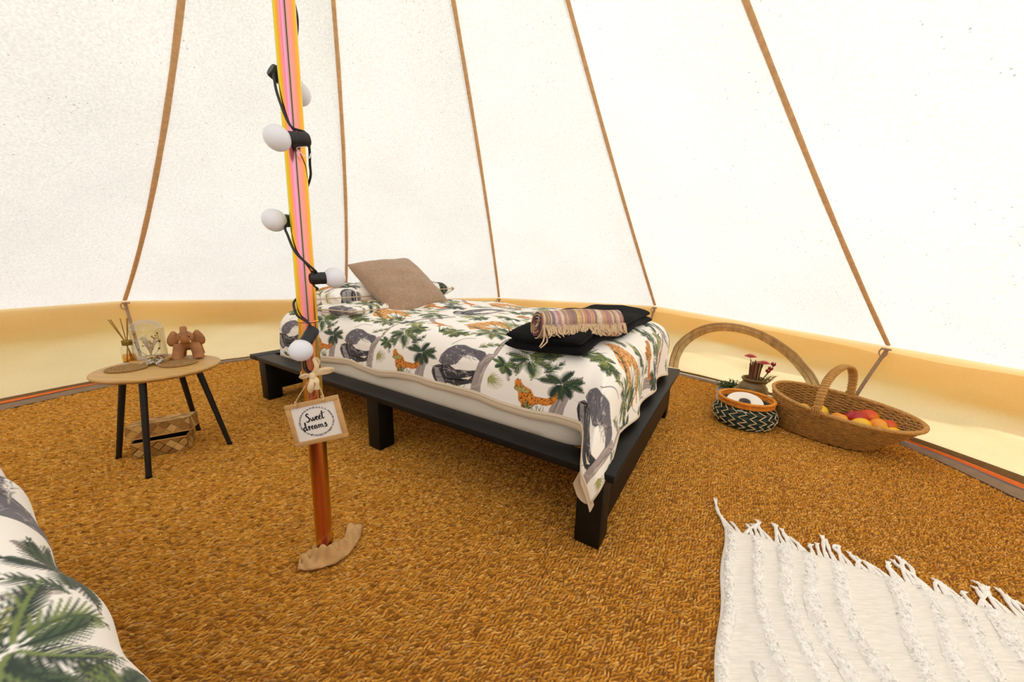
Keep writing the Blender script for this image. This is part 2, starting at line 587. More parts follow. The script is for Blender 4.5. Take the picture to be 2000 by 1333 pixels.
ADDED_DOOR = 7
for i in range(NV):
    j = (i + 1) % NV
    m = np.linspace(0, 1, 30) ** 1.0
    m[-1] = .985
    if i == ADDED_DOOR:           # doorway added out of view to let in sky light: canvas only above the opening, the rest is rolled aside
        m = np.linspace(.62, .985, 30)
    u = np.linspace(0, 1, 19)
    A, B = seam(i, m), seam(j, m)
    P = A[:, None] + (B - A)[:, None] * u[None, :, None]
    U, Mm = np.meshgrid(u, m)
    cn = np.cross(WV[j] - WV[i], APEX - WV[i]); cn /= np.linalg.norm(cn)
    if cn[2] > 0: cn = -cn
    e = np.sin(np.pi * U) * np.sin(np.pi * np.clip(Mm, 0, 1))
    wr = .02 * e + .004 * e * np.sin(U * 9 + Mm * 14 + i) * (1 - Mm)
    # tension creases fanning from the eave corners
    for uc, sg in ((0, 1), (1, -1)):
        r = np.hypot((U - uc) * 1.2, Mm * 2.2)
        wr += .0035 * np.sin(np.arctan2(Mm * 2.2, np.abs(U - uc) * 1.2 + 1e-6) * 26) * sm(r, .02, .08) * (1 - sm(r, .15, .42))
    P = P + wr[..., None] * cn
    me = fast_mesh('roof_panel', P.reshape(-1, 3), grid_faces(30, 19), 4, M_roof)
    link('roof_panel', me, ceiling)
for i in range(NV):
    m = np.linspace(0.004, .985, 40)
    P = seam(i, m)
    rad = (WV[i] - APEX)[:2]; n = rad / np.linalg.norm(rad); tg = np.array([-n[1], n[0], 0])
    inw = np.array([-n[0], -n[1], -1.0]); inw /= np.linalg.norm(inw)
    C = P + inw * .004
    w = .0095 * (1 + .06 * np.sin(m * 60 + i))[:, None]
    V = np.stack([C - tg * w, C - tg * w * .5 + inw * .003, C + tg * w * .5 + inw * .003, C + tg * w,
                  P + tg * w - inw * .004, P - tg * w - inw * .004], 1)
    me = fast_mesh('seam_tape', V.reshape(-1, 3), grid_faces(40, 6, True), 4, M_tape)
    link('seam_tape', me, ceiling)
# the eave flap that hangs outside the wall
for i in range(NV):
    if i == ADDED_DOOR: continue
    j = (i + 1) % NV
    u = np.linspace(0, 1, 25); v = np.linspace(0, 1, 7)
    U, Vv = np.meshgrid(u, v)
    T = WV[i] + (WV[j] - WV[i]) * U[..., None]
    nr = T - np.array([POLE[0], POLE[1], 0]); nr[..., 2] = 0; nr /= np.linalg.norm(nr, axis=-1)[..., None]
    P = T + nr * (.015 + .085 * Vv ** .8 + .012 * Vv * np.sin(U * 4 * math.pi))[..., None]
    P[..., 2] -= .005 + .17 * Vv
    link('eave_flap', fast_mesh('eave_flap', P.reshape(-1, 3), grid_faces(7, 25), 4, M_val), ceiling)

walls = {k: structure('wall_' + k) for k in ('left', 'back', 'right', 'front')}
side = {11: 'left', 0: 'left', 1: 'back', 2: 'back', 3: 'right', 4: 'right', 5: 'right'}
for i in range(NV):
    W = walls[side.get(i, 'front')]
    if i == ADDED_DOOR:
        for k in (i, (i + 1) % NV):
            b = MB(); q = seam(k, np.linspace(.0, .62, 20)); q[:, 2] -= .03
            b.tube(np.vstack([polar(AZ[k], 2.40, .06)[None], q]), .035, 10)
            b.build('added_door_flap', M_wall, W)
        continue
    U, Vv = np.meshgrid(np.linspace(0, 1, 41), np.linspace(0, 1, 17))
    P = wall_pt(i, U, Vv)
    link('canvas_panel', fast_mesh('canvas_panel', P.reshape(-1, 3), grid_faces(17, 41), 4, M_wall), W)
# webbing strap inside the wall below each eave corner, with the toggle loop at its head
for i in range(NV):
    W = walls[side.get(i, 'front')]
    a = math.radians(AZ[i]); n = np.array([math.sin(a), math.cos(a), 0]); tg = np.array([n[1], -n[0], 0])
    top = WV[i] - n * .008 + np.array([0, 0, -.012])
    drift = {0: .02, 3: -.10, 4: -.11}.get(i, .015)
    bot = polar(AZ[i], tab(AZ[i], RB) - .012, .07) + tg * drift
    pts = np.array([top + (bot - top) * t - n * .010 * math.sin(math.pi * t) for t in np.linspace(0, 1, 14)])
    b = MB(); b.tube(pts, .0082, 8, flat=.18, up=n)
    b.build('wall_strap', M_strap, W)
    lp = np.array([top - n * .012 + tg * (-.05 * math.sin(t) * .3 - .008) + np.array([0, 0, -.020 * (1 - math.cos(t))])
                   for t in np.linspace(0, 5.2, 18)])
    b = MB(); b.tube(lp, .0032, 6)
    b.tube([top - n * .016 + tg * .02, top - n * .018 - tg * .016], .0055, 8)
    b.build('toggle_loop', M_strap, W)

# half moon window in the right hand wall: a bowed band coloured as its overlapped seams' shadow, zips either side
window = structure('window_1')
def arc(du, n=70, off=0.010):
    """du: how far inside the outer zip, in panel units"""
    th = np.linspace(math.pi * .985, math.pi * .015, n)
    uu = .47 + (.365 - du) * np.cos(th)
    vv = (.95 - du * 2.2) * np.sin(th)
    P = wall_pt(3, uu, np.clip(vv, .02, .97))
    am = math.radians((AZ[3] + AZ[4]) / 2)
    return P - off * np.array([math.sin(am), math.cos(am), 0])
rows = [arc(0, off=.006), arc(.003), arc(.026), arc(.05), arc(.056, off=.006)]
V = np.stack(rows, 1)
link('seam_shadow_band', fast_mesh('seam_shadow_band', V.reshape(-1, 3), grid_faces(70, 5), 4, M_seamshadow), window)
for du in (.006, .030):
    b = MB(); b.tube(arc(du, off=.0125), .0028, 6)
    b.build('zip', M_strap, window)

# floor, coir weave, groundsheet upstand
floor = structure('floor')
th = np.linspace(-180, 180, 97)[:-1]
rim_ = polar(th, tab(th, RB) + .02, -.004)
fl = MB(); fl.add(np.vstack([rim_, polar(th, tab(th, RB) + .02, -.03)]),
                  [tuple(range(96))[::-1], tuple(range(96, 192))] + [(k, (k + 1) % 96, 96 + (k + 1) % 96, 96 + k) for k in range(96)])
fl.build('coir_backing', M_floor, floor, smooth=False)
ground = structure('ground')
gv, gf = lathe([(2.30, -.035), (30, -.035)], 48, (POLE[0], POLE[1], 0))
link('lawn', new_mesh('lawn', gv, gf[:48], M_grass), ground)

def coir():
    pu, pv = .0108, .0062
    ang = math.radians(11)
    eu = np.array([math.cos(ang), math.sin(ang)]); ev = np.array([-eu[1], eu[0]])
    I, J = np.meshgrid(np.arange(-345, 345), np.arange(-390, 510))
    I, J = I.ravel(), J.ravel()
    c = (I + .5 * (J % 2) + .12 * np.sin(J * .9))[:, None] * pu * eu + J[:, None] * pv * ev + np.array([-.2, 1.3])
    c = c + rng.normal(0, .0010, c.shape)
    d = c - POLE
    R = np.hypot(d[:, 0], d[:, 1]); az = np.degrees(np.arctan2(d[:, 0], d[:, 1]))
    ok = (R < tab(az, RI) - .006) & (c[:, 1] > .12) & (c[:, 0] < 2.2)
    # thin out the weave where only its far side could ever be seen
    c = c[ok]; n = len(c)
    a = ang + math.radians(16) + rng.normal(0, .34, n)
    t = np.stack([np.cos(a), np.sin(a)], -1); s = np.stack([-t[:, 1], t[:, 0]], -1)
    Lh = .0082 * rng.uniform(.85, 1.25, n)[:, None]; Wh = .0024 * rng.uniform(.85, 1.2, n)[:, None]
    H = .0044 * rng.uniform(.45, 1.5, n)
    z0 = np.full(n, -.0045)
    def P(xy, z): return np.concatenate([xy, z[:, None]], 1)
    v = np.stack([P(c - t * Lh, z0 + .001), P(c - t * Lh * .35 + s * Wh, z0), P(c - t * Lh * .3, z0 + H * 1.15), P(c - t * Lh * .35 - s * Wh, z0),
                  P(c + t * Lh * .35 + s * Wh, z0), P(c + t * Lh * .4, z0 + H), P(c + t * Lh * .35 - s * Wh, z0), P(c + t * Lh, z0 + .001)], 1)
    base = np.arange(n)[:, None, None] * 8
    f = np.array([[0, 2, 1, 1], [0, 3, 2, 2], [1, 2, 5, 4], [2, 3, 6, 5], [4, 5, 7, 7], [5, 6, 7, 7]])
    F = (base + f[None]).reshape(-1, 4)
    tri = np.array([[0, 2, 1], [0, 3, 2], [1, 2, 5], [1, 5, 4], [2, 3, 6], [2, 6, 5], [4, 5, 7], [5, 6, 7]])
    F = (base + tri[None]).reshape(-1, 3)
    pal = np.array([lin(x) for x in ('#C98A30', '#D89C42', '#B87A28', '#E0AA58', '#9A6420', '#CF9038', '#C08C4C')])
    k = rng.choice(len(pal), n, p=[.24, .20, .17, .10, .08, .15, .06])
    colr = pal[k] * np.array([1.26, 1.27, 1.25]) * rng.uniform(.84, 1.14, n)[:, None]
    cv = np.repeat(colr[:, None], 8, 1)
    tuft_shade = np.array([.8, .55, 1.12, .55, .55, 1.05, .55, .8])[None, :, None]  # crevice shade painted in: tuft bases darkened, crowns lifted
    me = fast_mesh('coir_weave', v.reshape(-1, 3), F, 3, M_coir, (cv * tuft_shade).reshape(-1, 3))
    o = link('coir_weave', me, floor)
    o['kind'] = 'stuff'
    # loose fibres lying on the weave
    k = rng.choice(n, 84000, replace=False); p = c[k] + rng.normal(0, .003, (84000, 2)); m = len(k)
    a = a[k] + rng.normal(0, .5, m) + np.where(rng.random(m) < .5, np.pi, 0); l = rng.uniform(.003, .0065, m) * np.where(rng.random(m) < .06, 2.2, 1)
    d1 = np.stack([np.cos(a), np.sin(a)], -1) * l[:, None]; d2 = np.stack([np.cos(a + rng.normal(0, .4, m)), np.sin(a + rng.normal(0, .4, m))], -1) * l[:, None]
    sd = np.stack([-np.sin(a), np.cos(a)], -1) * .00035
    z = np.full(m, -.0008)
    v = np.stack([P(p - sd, z), P(p + sd, z), P(p + d1 + sd, z + .0026), P(p + d1 - sd, z + .0026), P(p + d1 + d2, z + .0002)], 1)
    F = (np.arange(m)[:, None, None] * 5 + np.array([[0, 1, 2], [0, 2, 3], [3, 2, 4]])[None]).reshape(-1, 3)
    cf = np.array([lin('#DCA856'), lin('#C08838'), lin('#7A4A18')])[rng.integers(0, 3, m)]
    o = link('coir_fibres', fast_mesh('coir_fibres', v.reshape(-1, 3), F, 3, M_coir, np.repeat(cf[:, None], 5, 1).reshape(-1, 3)), floor)
    o['kind'] = 'stuff'
coir()

def ring_strip(name, m, parent, az, R0, z0, R1, z1, bow=.004):
    az = np.asarray(az, float)
    rows = []
    for t in np.linspace(0, 1, 5):
        rows.append(polar(az, R0 + (R1 - R0) * t, z0 + (z1 - z0) * t + bow * math.sin(math.pi * t)))
    V = np.stack(rows, 1)
    link(name, fast_mesh(name, V.reshape(-1, 3), grid_faces(len(az), 5), 4, m), parent)
trim = structure('trim_1')
azs = np.linspace(-180, 180, 181)
ri, rb, zb = tab(azs, RI), tab(azs, RB), tab(azs, ZB)
gap = np.clip(rb - ri, .012, .3)
jit = .004 * np.sin(np.radians(azs) * 23) + .003 * np.sin(np.radians(azs) * 57)
ring_strip('groundsheet_hem', M_sheet, trim, azs, ri - .004, .0015 + 0 * azs, ri + gap * .80 + jit, .005 + .25 * zb)
seg = azs[(azs > 58) & (azs < 130)]
def tv(T, a): return np.interp(a, azs, T)
for seg in (np.linspace(70, 130, 50), np.linspace(-100, -58, 40)):
    r0 = tv(ri + gap * .5 + jit, seg); g = tv(gap, seg); zz = tv(zb, seg)
    taper = np.clip(np.minimum(seg - seg[0], seg[-1] - seg) / 6, .05, 1)
    ring_strip('orange_zip_tape', M_orange, trim, seg, r0, .009 + .25 * zz, r0 + g * .2 * taper, .011 + .42 * zz)
ring_strip('rolled_hem', M_olive, trim, azs, ri + gap * .66 + jit, .006 + .4 * zb, rb + .008, zb + .006, bow=.006)
# ------------------------------------------------------------------ near bed: frame, mattress, duvet, pillows
TH = -.5613
E1 = np.array([math.cos(TH), math.sin(TH), 0]); E2 = np.array([-math.sin(TH), math.cos(TH), 0])
BC = np.array([.272, .8065, 0])
BL, BW, BH = 2.07, 1.215, .26
BROT = np.stack([-E1, E2, np.array([0, 0, 1.0])], 1)      # bed axes: a (foot to head), b (near to far), up
# (-E1, E2, z) is left handed, so boxes are fine but faces of open meshes get flipped
def bedp(a, b, z):
    a, b, z = np.broadcast_arrays(np.asarray(a, float), np.asarray(b, float), np.asarray(z, float))
    return BC - E1 * a[..., None] + E2 * b[..., None] + np.array([0, 0, 1.0]) * z[..., None]
def bbox(mb, a0, a1, b0, b1, z0, z1, bev=.003):
    rot = np.stack([E1, E2, np.array([0, 0, 1.0])], 1)
    mb.box(bedp((a0 + a1) / 2, (b0 + b1) / 2, (z0 + z1) / 2), (a1 - a0, b1 - b0, z1 - z0), rot, bev)

root_loc = bedp(BL / 2, BW / 2, 0)
bed = thing('bed_frame', 'low black wooden bed frame under the printed duvet in the middle of the tent', 'bed', root_loc)
def bpart(name, parent, boxes, m=None, bev=.003):
    b = MB()
    for q in boxes: bbox(b, *q, bev=bev)
    return b.build(name, m or M_black, parent, off=root_loc)
bpart('side_rail', bed, [(.0955, BL - .0855, 0, .090, BH - .024, BH - .0004)])
bpart('side_rail', bed, [(.0955, BL - .0855, BW - .078, BW, BH - .024, BH - .0004)])
bpart('end_rail', bed, [(0, .095, 0, BW, BH - .024, BH)])
bpart('end_rail', bed, [(BL - .085, BL, 0, BW, BH - .024, BH)])
bpart('end_board', bed, [(.032, .06, .10, BW - .10, .058, BH - .026)])
bpart('end_board', bed, [(BL - .06, BL - .034, .10, BW - .10, .04, BH - .026)])
bpart('side_apron', bed, [(.10, BL - .10, .105, .130, .175, BH - .026)])
bpart('side_apron', bed, [(.10, BL - .10, BW - .130, BW - .105, .175, BH - .026)])
for a in (.032, .985, BL - .107):
    for b_ in (.028, BW - .103):
        bpart('leg', bed, [(a, a + .075, b_, b_ + .075, 0, BH - .026)])
for k in range(13):
    a = .10 + k * .148
    bpart('slat', bed, [(a, a + .07, .078, BW - .078, BH - .050, BH - .032)], M_cork, .002)

mo = bedp(1.04, .6, BH)
mattress = thing('mattress', 'white sheeted mattress lying on the black bed frame', 'mattress', mo)
def slab(a0, a1, b0, b1, z0, z1, r, n=40, bulge=.008):
    """soft block in bed axes"""
    V = []; F = []
    bm = bmesh.new()
    bmesh.ops.create_cube(bm, size=1)
    bmesh.ops.bevel(bm, geom=bm.edges[:], offset=.001, segments=1, affect='EDGES')
    bm.free()
    prof = [(z0, .010), (z0 + .008, .002), (z0 + .03, 0), ((z0 + z1) / 2, -bulge), (z1 - .04, 0), (z1 - .02, .006), (z1 - .006, .02), (z1, .045)]
    ring = []
    for t in np.linspace(0, 2 * np.pi, 72, endpoint=False):
        c, s = math.cos(t), math.sin(t)
        ring.append((np.sign(c) * abs(c) ** .14, np.sign(s) * abs(s) ** .14))
    ring = np.array(ring)
    for z, ins in prof:
        a = (a0 + a1) / 2 + ring[:, 0] * ((a1 - a0) / 2 - ins); b = (b0 + b1) / 2 + ring[:, 1] * ((b1 - b0) / 2 - ins)
        V.append(bedp(a, b, z + .003 * np.sin(a * 21 + b * 17)))
    V = np.vstack(V); m = len(ring)
    for i in range(len(prof) - 1):
        for k in range(m):
            F.append((i * m + k, (i + 1) * m + k, (i + 1) * m + (k + 1) % m, i * m + (k + 1) % m))
    F.append(tuple(range(m))); F.append(tuple(range((len(prof) - 1) * m, len(prof) * m))[::-1])
    return V, F
b = MB(); b.add(*slab(.115, 1.975, .114, 1.12, BH - .031, .425, .05))
b.build('mattress_body', M_sheetw, mattress, off=mo)
b = MB()
lp = []
for t in np.linspace(0, 2 * np.pi, 120, endpoint=False):
    c, s = math.cos(t), math.sin(t)
    lp.append(bedp(1.045 + np.sign(c) * abs(c) ** .14 * .930, .622 + np.sign(s) * abs(s) ** .14 * .498, BH + .026))
b.tube(lp, .0045, 6, closed=True)
b.build('piping', M_beige, mattress, off=mo)

# ---- jungle print, painted into per-vertex colours from strokes
PXS = .0009
TW, THt = .60, .56
NPX, NPY = int(TW / PXS), int(THt / PXS)
tile = np.ones((NPX, NPY, 3)) * np.array(lin('#F8F3EC'))
def _blend(x0, x1, y0, y1, al, c):
    ix = np.arange(x0, x1) % NPX; iy = np.arange(y0, y1) % NPY
    sub = tile[np.ix_(ix, iy)]
    tile[np.ix_(ix, iy)] = sub * (1 - al[..., None]) + np.asarray(c) * al[..., None]
def stroke(pts, w0, w1, c, al=1.0):
    P = np.asarray(pts, float) / PXS
    w0 /= PXS; w1 /= PXS
    lo = np.floor(P.min(0) - max(w0, w1) - 1).astype(int); hi = np.ceil(P.max(0) + max(w0, w1) + 2).astype(int)
    X, Y = np.meshgrid(np.arange(lo[0], hi[0]), np.arange(lo[1], hi[1]), indexing='ij')
    A = np.zeros(X.shape)
    n = len(P) - 1
    for i in range(n):
        d = P[i + 1] - P[i]; l2 = d @ d + 1e-9
        t = np.clip(((X - P[i, 0]) * d[0] + (Y - P[i, 1]) * d[1]) / l2, 0, 1)
        D = np.hypot(X - P[i, 0] - t * d[0], Y - P[i, 1] - t * d[1])
        w = w0 + (w1 - w0) * (i + t) / n
        A = np.maximum(A, np.clip(w - D + .5, 0, 1))
    _blend(lo[0], hi[0], lo[1], hi[1], A * al, c)
def poly(pts, c, al=1.0):
    P = np.asarray(pts, float) / PXS
    lo = np.floor(P.min(0) - 1).astype(int); hi = np.ceil(P.max(0) + 2).astype(int)
    X, Y = np.meshgrid(np.arange(lo[0], hi[0]), np.arange(lo[1], hi[1]), indexing='ij')
    A = np.zeros(X.shape)
    for ox, oy in ((.25, .25), (.75, .25), (.25, .75), (.75, .75)):
        ins = np.zeros(X.shape, bool)
        x, y = X + ox - .5, Y + oy - .5
        for i in range(len(P)):
            a, b2 = P[i], P[(i + 1) % len(P)]
            cnd = (a[1] > y) != (b2[1] > y)
            with np.errstate(divide='ignore', invalid='ignore'):
                xi = (b2[0] - a[0]) * (y - a[1]) / (b2[1] - a[1]) + a[0]
            ins ^= cnd & (x < xi)
        A += ins * .25
    _blend(lo[0], hi[0], lo[1], hi[1], A * al, c)
def dots(pl, n, r, c, seed=0):
    g = np.random.default_rng(seed)
    P = np.asarray(pl, float); lo, hi = P.min(0), P.max(0)
    k = 0
    while k < n:
        p = lo + g.random(2) * (hi - lo)
        ins = False
        for i in range(len(P)):
            a, b2 = P[i], P[(i + 1) % len(P)]
            if (a[1] > p[1]) != (b2[1] > p[1]) and p[0] < (b2[0] - a[0]) * (p[1] - a[1]) / (b2[1] - a[1]) + a[0]:
                ins = not ins
        if ins:
            q = p + g.normal(0, r * .5, 2)
            stroke([p, q], r * g.uniform(.7, 1.2), r * .6, c)
            k += 1
DG, MG, LG, OL, PALE = (lin(x) for x in ('#28392E', '#475A3E', '#76844C', '#8F9050', '#B9BA7C'))
GRY, DGR, LGR, BLK, TAU, TAUL = (lin(x) for x in ('#66626A', '#3A373C', '#A8A2A2', '#161518', '#A89894', '#D2C6BE'))
ORA, ORL, SPOT = lin('#D9822B'), lin('#EBAE66'), lin('#2A1710')
def frond(c, ang, L, bend, col, col2, sy=1.0, nl=12, w=.0022, ll=.3):
    t = np.linspace(0, 1, 14)
    a = ang + bend * t
    dx = np.cumsum(np.cos(a)) * L / 14; dy = np.cumsum(np.sin(a)) * L / 14
    P = np.stack([c[0] + dx, c[1] + dy * sy], 1)
    for k in range(1, nl + 1):
        i = min(int(k / nl * 13), 13)
        for sg in (1, -1):
            b2 = a[i] + sg * (.85 - .35 * k / nl)
            l = L * ll * math.sin(math.pi * (.18 + .78 * k / nl)) + .004
            e = P[i] + np.array([math.cos(b2), math.sin(b2) * sy]) * l
            stroke([P[i], e], w, w * .3, col if (sg > 0 or k % 3) else col2)
    stroke(P, w * .9, w * .5, col2)
def palm(c, R, cols, sy=1.0, n=9, rot=0.0, bend=.7, seed=0):
    g = np.random.default_rng(seed)
    for k in range(n):
        a = rot + 2 * math.pi * k / n + g.normal(0, .12)
        frond(c, a, R * g.uniform(.75, 1.1), bend * (1 if math.cos(a) < 0 else -1) * g.uniform(.5, 1.2), cols[k % len(cols)], cols[(k + 1) % len(cols)], sy)
def fan(c, R, a0, a1, col, sy=1.0, n=15):
    for k in range(n):
        a = a0 + (a1 - a0) * k / (n - 1)
        r = R * (.75 + .25 * math.sin(math.pi * k / (n - 1)))
        e = (c[0] + math.cos(a) * r, c[1] + math.sin(a) * r * sy)
        stroke([c, ((c[0] + e[0]) / 2, (c[1] + e[1]) / 2), e], .0024, .0007, col if k % 3 else PALE)
def blades(c, n, L, a0, spread, cols, seed=0, sy=1.0):
    g = np.random.default_rng(seed)
    for k in range(n):
        a = a0 + g.normal(0, spread); l = L * g.uniform(.5, 1.1)
        m = (c[0] + math.cos(a) * l * .5, c[1] + math.sin(a) * l * .5 * sy)
        a2 = a + g.normal(0, .35)
        e = (m[0] + math.cos(a2) * l * .5, m[1] + math.sin(a2) * l * .5 * sy)
        stroke([c, m, e], .0032, .0006, cols[k % len(cols)])
S6 = lambda pl, ds=0., dt=0.: [(p[0] + ds, p[1] + dt) for p in pl]
def paint():
    # tree limbs
    tr3 = [(.462, .118), (.496, .112), (.523, .083), (.537, .042), (.551, .002), (.556, -.045), (.512, -.055), (.510, -.003), (.500, .044), (.478, .090)]
    tr2 = [(.744, .10), (.795, .075), (.823, .020), (.843, -.02), (.848, -.055), (.800, -.055), (.792, -.008), (.776, .037), (.744, .081)]
    for pl, sd in ((tr3, 1), (tr2, 2)):
        poly(pl, TAU)
        g = np.random.default_rng(sd)
        for k in range(16):
            t = g.uniform(.08, .92); P = np.array(pl); h = len(P) // 2
            q = P[:h] * t + P[-h:][::-1] * (1 - t)
            i = g.integers(0, len(q) - 2)
            stroke(q[i:i + 3], .0014, .0005, GRY if k % 2 else TAUL, .7)
    for q in ([(.30, .40), (.34, .33), (.40, .29), (.45, .22), (.47, .12)], [(.36, .32), (.30, .27), (.24, .25)]):
        stroke(smooth_path(q, 20), .013, .008, TAU); stroke(smooth_path(q, 20), .003, .001, TAUL)
        stroke(smooth_path(np.array(q) + .006, 20), .0016, .001, GRY)
    # elephant
    Ea = [(.716, .047), (.706, .074), (.682, .101), (.651, .119), (.609, .124), (.572, .116), (.513, .114), (.503, .106), (.52, .076), (.544, .086), (.578, .089), (.599, .081), (.627, .049), (.661, .039), (.699, .037)]
    Eb = [(.75, .002), (.744, .024), (.719, .036), (.661, .041), (.63, .029), (.568, .034), (.537, .042), (.544, .019), (.551, -.008), (.62, -.032), (.668, -.028), (.695, -.047), (.709, -.05), (.737, -.023)]
    ear = [(.737, .024), (.716, .022), (.682, -.028), (.702, -.045), (.726, -.02)]
    poly(Ea, GRY); poly(Eb, DGR); poly(ear, LGR, .8)
    g = np.random.default_rng(5)
    for pl in (Ea, Eb):
        P = np.array(pl); cc = P.mean(0)
        for k in range(90):
            i = g.integers(0, len(P)); f = g.uniform(.35, .95)
            p = cc + (P[i] - cc) * f
            e = p + np.array([g.normal(0, .016), g.normal(0, .008)])
            stroke([p, (p + e) / 2 + g.normal(0, .002, 2), e], .0012, .0003, (LGR, BLK, TAUL, GRY, LGR)[k % 5], .8)
    stroke([(.70, .03), (.69, .0), (.664, -.02)], .003, .0015, BLK)
    stroke([(.665, -.012), (.60, -.006), (.56, .004)], .004, .003, BLK)
    poly([(.60, .000), (.551, .017), (.565, .002)], lin('#F0E4D2'))
    # crouching leopard
    leo = [(.974, .052), (.966, .062), (.953, .058), (.94, .042), (.912, .034), (.898, .014), (.857, .012), (.833, .022), (.826, .036), (.807, .030), (.83, -.003), (.854, -.012), (.885, -.010), (.912, -.022), (.918, -.047), (.946, -.043), (.945, -.02), (.957, -.01), (.96, .017), (.974, .024)]
    poly(leo, ORA); dots(leo, 95, .0021, SPOT, 3); dots(leo, 40, .0018, ORL, 4)
    stroke([(.968, .034), (.963, .036)], .002, .002, BLK); stroke([(.974, .027), (.968, .022)], .0022, .001, BLK)
    # second leopard, leaping, upper row
    le2 = [(.30, .262), (.288, .274), (.265, .262), (.235, .262), (.205, .246), (.18, .25), (.15, .232), (.178, .236), (.208, .228), (.200, .205), (.214, .205), (.224, .226), (.258, .234), (.272, .212), (.284, .214), (.278, .240)]
    poly(le2, ORA); dots(le2, 60, .0019, SPOT, 8); dots(le2, 20, .0016, ORL, 9)
    # giraffe bending towards the foot
    gir = [(.150, .300), (.131, .325), (.118, .340), (.087, .350), (.052, .380), (.001, .390), (-.041, .368), (-.070, .335), (-.095, .332), (-.10, .322), (-.03, .322), (.004, .332), (.030, .318), (.033, .290), (.014, .280), (-.017, .278), (-.065, .297), (-.10, .297), (-.10, .287), (-.058, .268), (.001, .244), (.035, .238), (.063, .232), (.09, .250), (.110, .275)]
    poly(gir, ORL); dots(gir, 150, .0034, lin('#9A5420'), 12); dots(gir, 70, .0018, SPOT, 13)
    # palms and undergrowth
    for q in ([(.27, .10), (.26, .14), (.22, .17)], [(.40, .05), (.41, .09), (.39, .12)], [(.56, .40), (.52, .43), (.46, .44)], [(.16, .44), (.18, .48), (.17, .52)]):
        stroke(smooth_path(q, 16), .0065, .0035, TAU, .8); stroke(smooth_path(np.array(q) + .002, 16), .0018, .0006, TAUL)
        stroke(smooth_path(np.array(q) - .002, 16), .0010, .0005, GRY, .8)
    palm((.425, .09), .05, (LG, MG, DG), .6, 8, .5, .8, 32)
    palm((.285, .165), .06, (DG, MG, OL), .55, 8, .0, .9, 33)
    palm((.207, .064), .075, (DG, MG, DG), .72, 9, .3, .8, 1)
    palm((.335, .128), .10, (MG, DG, LG), .60, 8, .1, 1.0, 2)
    palm((.10, .185), .075, (OL, LG, MG), .55, 9, .5, .6, 3)
    palm((.41, .375), .085, (DG, MG, LG), .75, 9, .2, .9, 4)
    palm((.545, .225), .09, (MG, OL, DG), .6, 9, .0, .8, 6)
    palm((.235, .455), .075, (OL, LG, PALE), .7, 9, .4, .7, 7)
    palm((.03, .47), .07, (DG, MG), .7, 8, .1, .8, 9)
    fan((.480, .030), .062, math.pi * .62, math.pi * 1.5, OL, .62)
    fan((.350, .02), .045, math.pi * .2, math.pi * .95, OL, .5, 11)
    fan((.20, .335), .055, .3, 2.6, LG, .7)
    blades((-.105, .262), 16, .17, .35, .28, (LG, MG, OL, DG), 1)
    blades((-.105, .385), 14, .15, .1, .25, (MG, OL, DG, LG), 2)
    blades((.36, .235), 9, .10, 2.4, .4, (OL, MG, DG), 3, .7)
    blades((.62 - .01, .45), 9, .10, 1.2, .5, (OL, PALE, MG), 4, .8)
    frond((.12, .15), 2.6, .12, -.6, DG, MG, .6, 10, .002, .22)
    frond((.40, .16), 3.4, .13, .5, OL, DG, .5, 10, .002, .2)
    frond((.30, .33), .5, .12, .7, MG, DG, .7, 10, .002, .22)
    frond((.64, .16), 1.9, .10, .8, OL, MG, .6, 10, .002, .24)
    frond((.88, .09), 2.6, .10, -.7, DG, MG, .6, 10, .002, .24)
    blades((.925, -.035), 9, .06, 1.6, .5, (MG, DG, OL), 21, .7)
    blades((.60, -.05), 9, .05, 1.5, .6, (OL, MG, LG), 22, .7)
    palm((.50, .475), .065, (LG, OL, MG), .6, 8, .3, .7, 11)
    palm((.14, .40), .06, (DG, MG, LG), .6, 8, .6, .8, 12)
    palm((.34, .21), .055, (OL, LG, PALE), .6, 8, .2, .7, 13)
    palm((.43, .245), .06, (DG, MG), .6, 8, .2, .9, 15)
    fan((.08, .44), .05, .2, 2.8, OL, .7)
    fan((.57, .35), .05, .5, 2.9, LG, .7)
    blades((.17, .17), 10, .09, 1.9, .5, (MG, LG, DG), 7, .8)
    blades((.27, .50), 10, .09, 1.0, .5, (OL, LG, DG), 8, .8)
    blades((.52, .28), 8, .08, .6, .5, (MG, DG, OL), 9, .8)
    frond((.55, .12), 2.2, .11, .6, MG, OL, .6, 10, .002, .22)
    frond((.02, .24), .9, .11, -.8, DG, MG, .7, 10, .002, .22)
    frond((.46, .43), 3.6, .10, .6, OL, LG, .7, 10, .002, .22)
    for q in ([(.07, .12), (.03, .15), (-.02, .16)], [(.30, .07), (.26, .075), (.20, .07)], [(.47, .32), (.50, .29), (.56, .28)]):
        stroke(smooth_path(q, 12), .0011, .0008, DGR)
paint()
def sample(s, t):
    x = (np.asarray(s) / PXS) % NPX; y = (np.asarray(t) / PXS) % NPY
    i, j = np.floor(x).astype(int), np.floor(y).astype(int)
    fx, fy = (x - i)[..., None], (y - j)[..., None]
    i2, j2 = (i + 1) % NPX, (j + 1) % NPY
    i, j = i % NPX, j % NPY
    return (tile[i, j] * (1 - fx) + tile[i2, j] * fx) * (1 - fy) + (tile[i, j2] * (1 - fx) + tile[i2, j2] * fx) * fy
def print_col(s, t):
    row = np.floor((np.asarray(t) + .09) / THt)
    return sample(np.asarray(s) + row * .31, t)
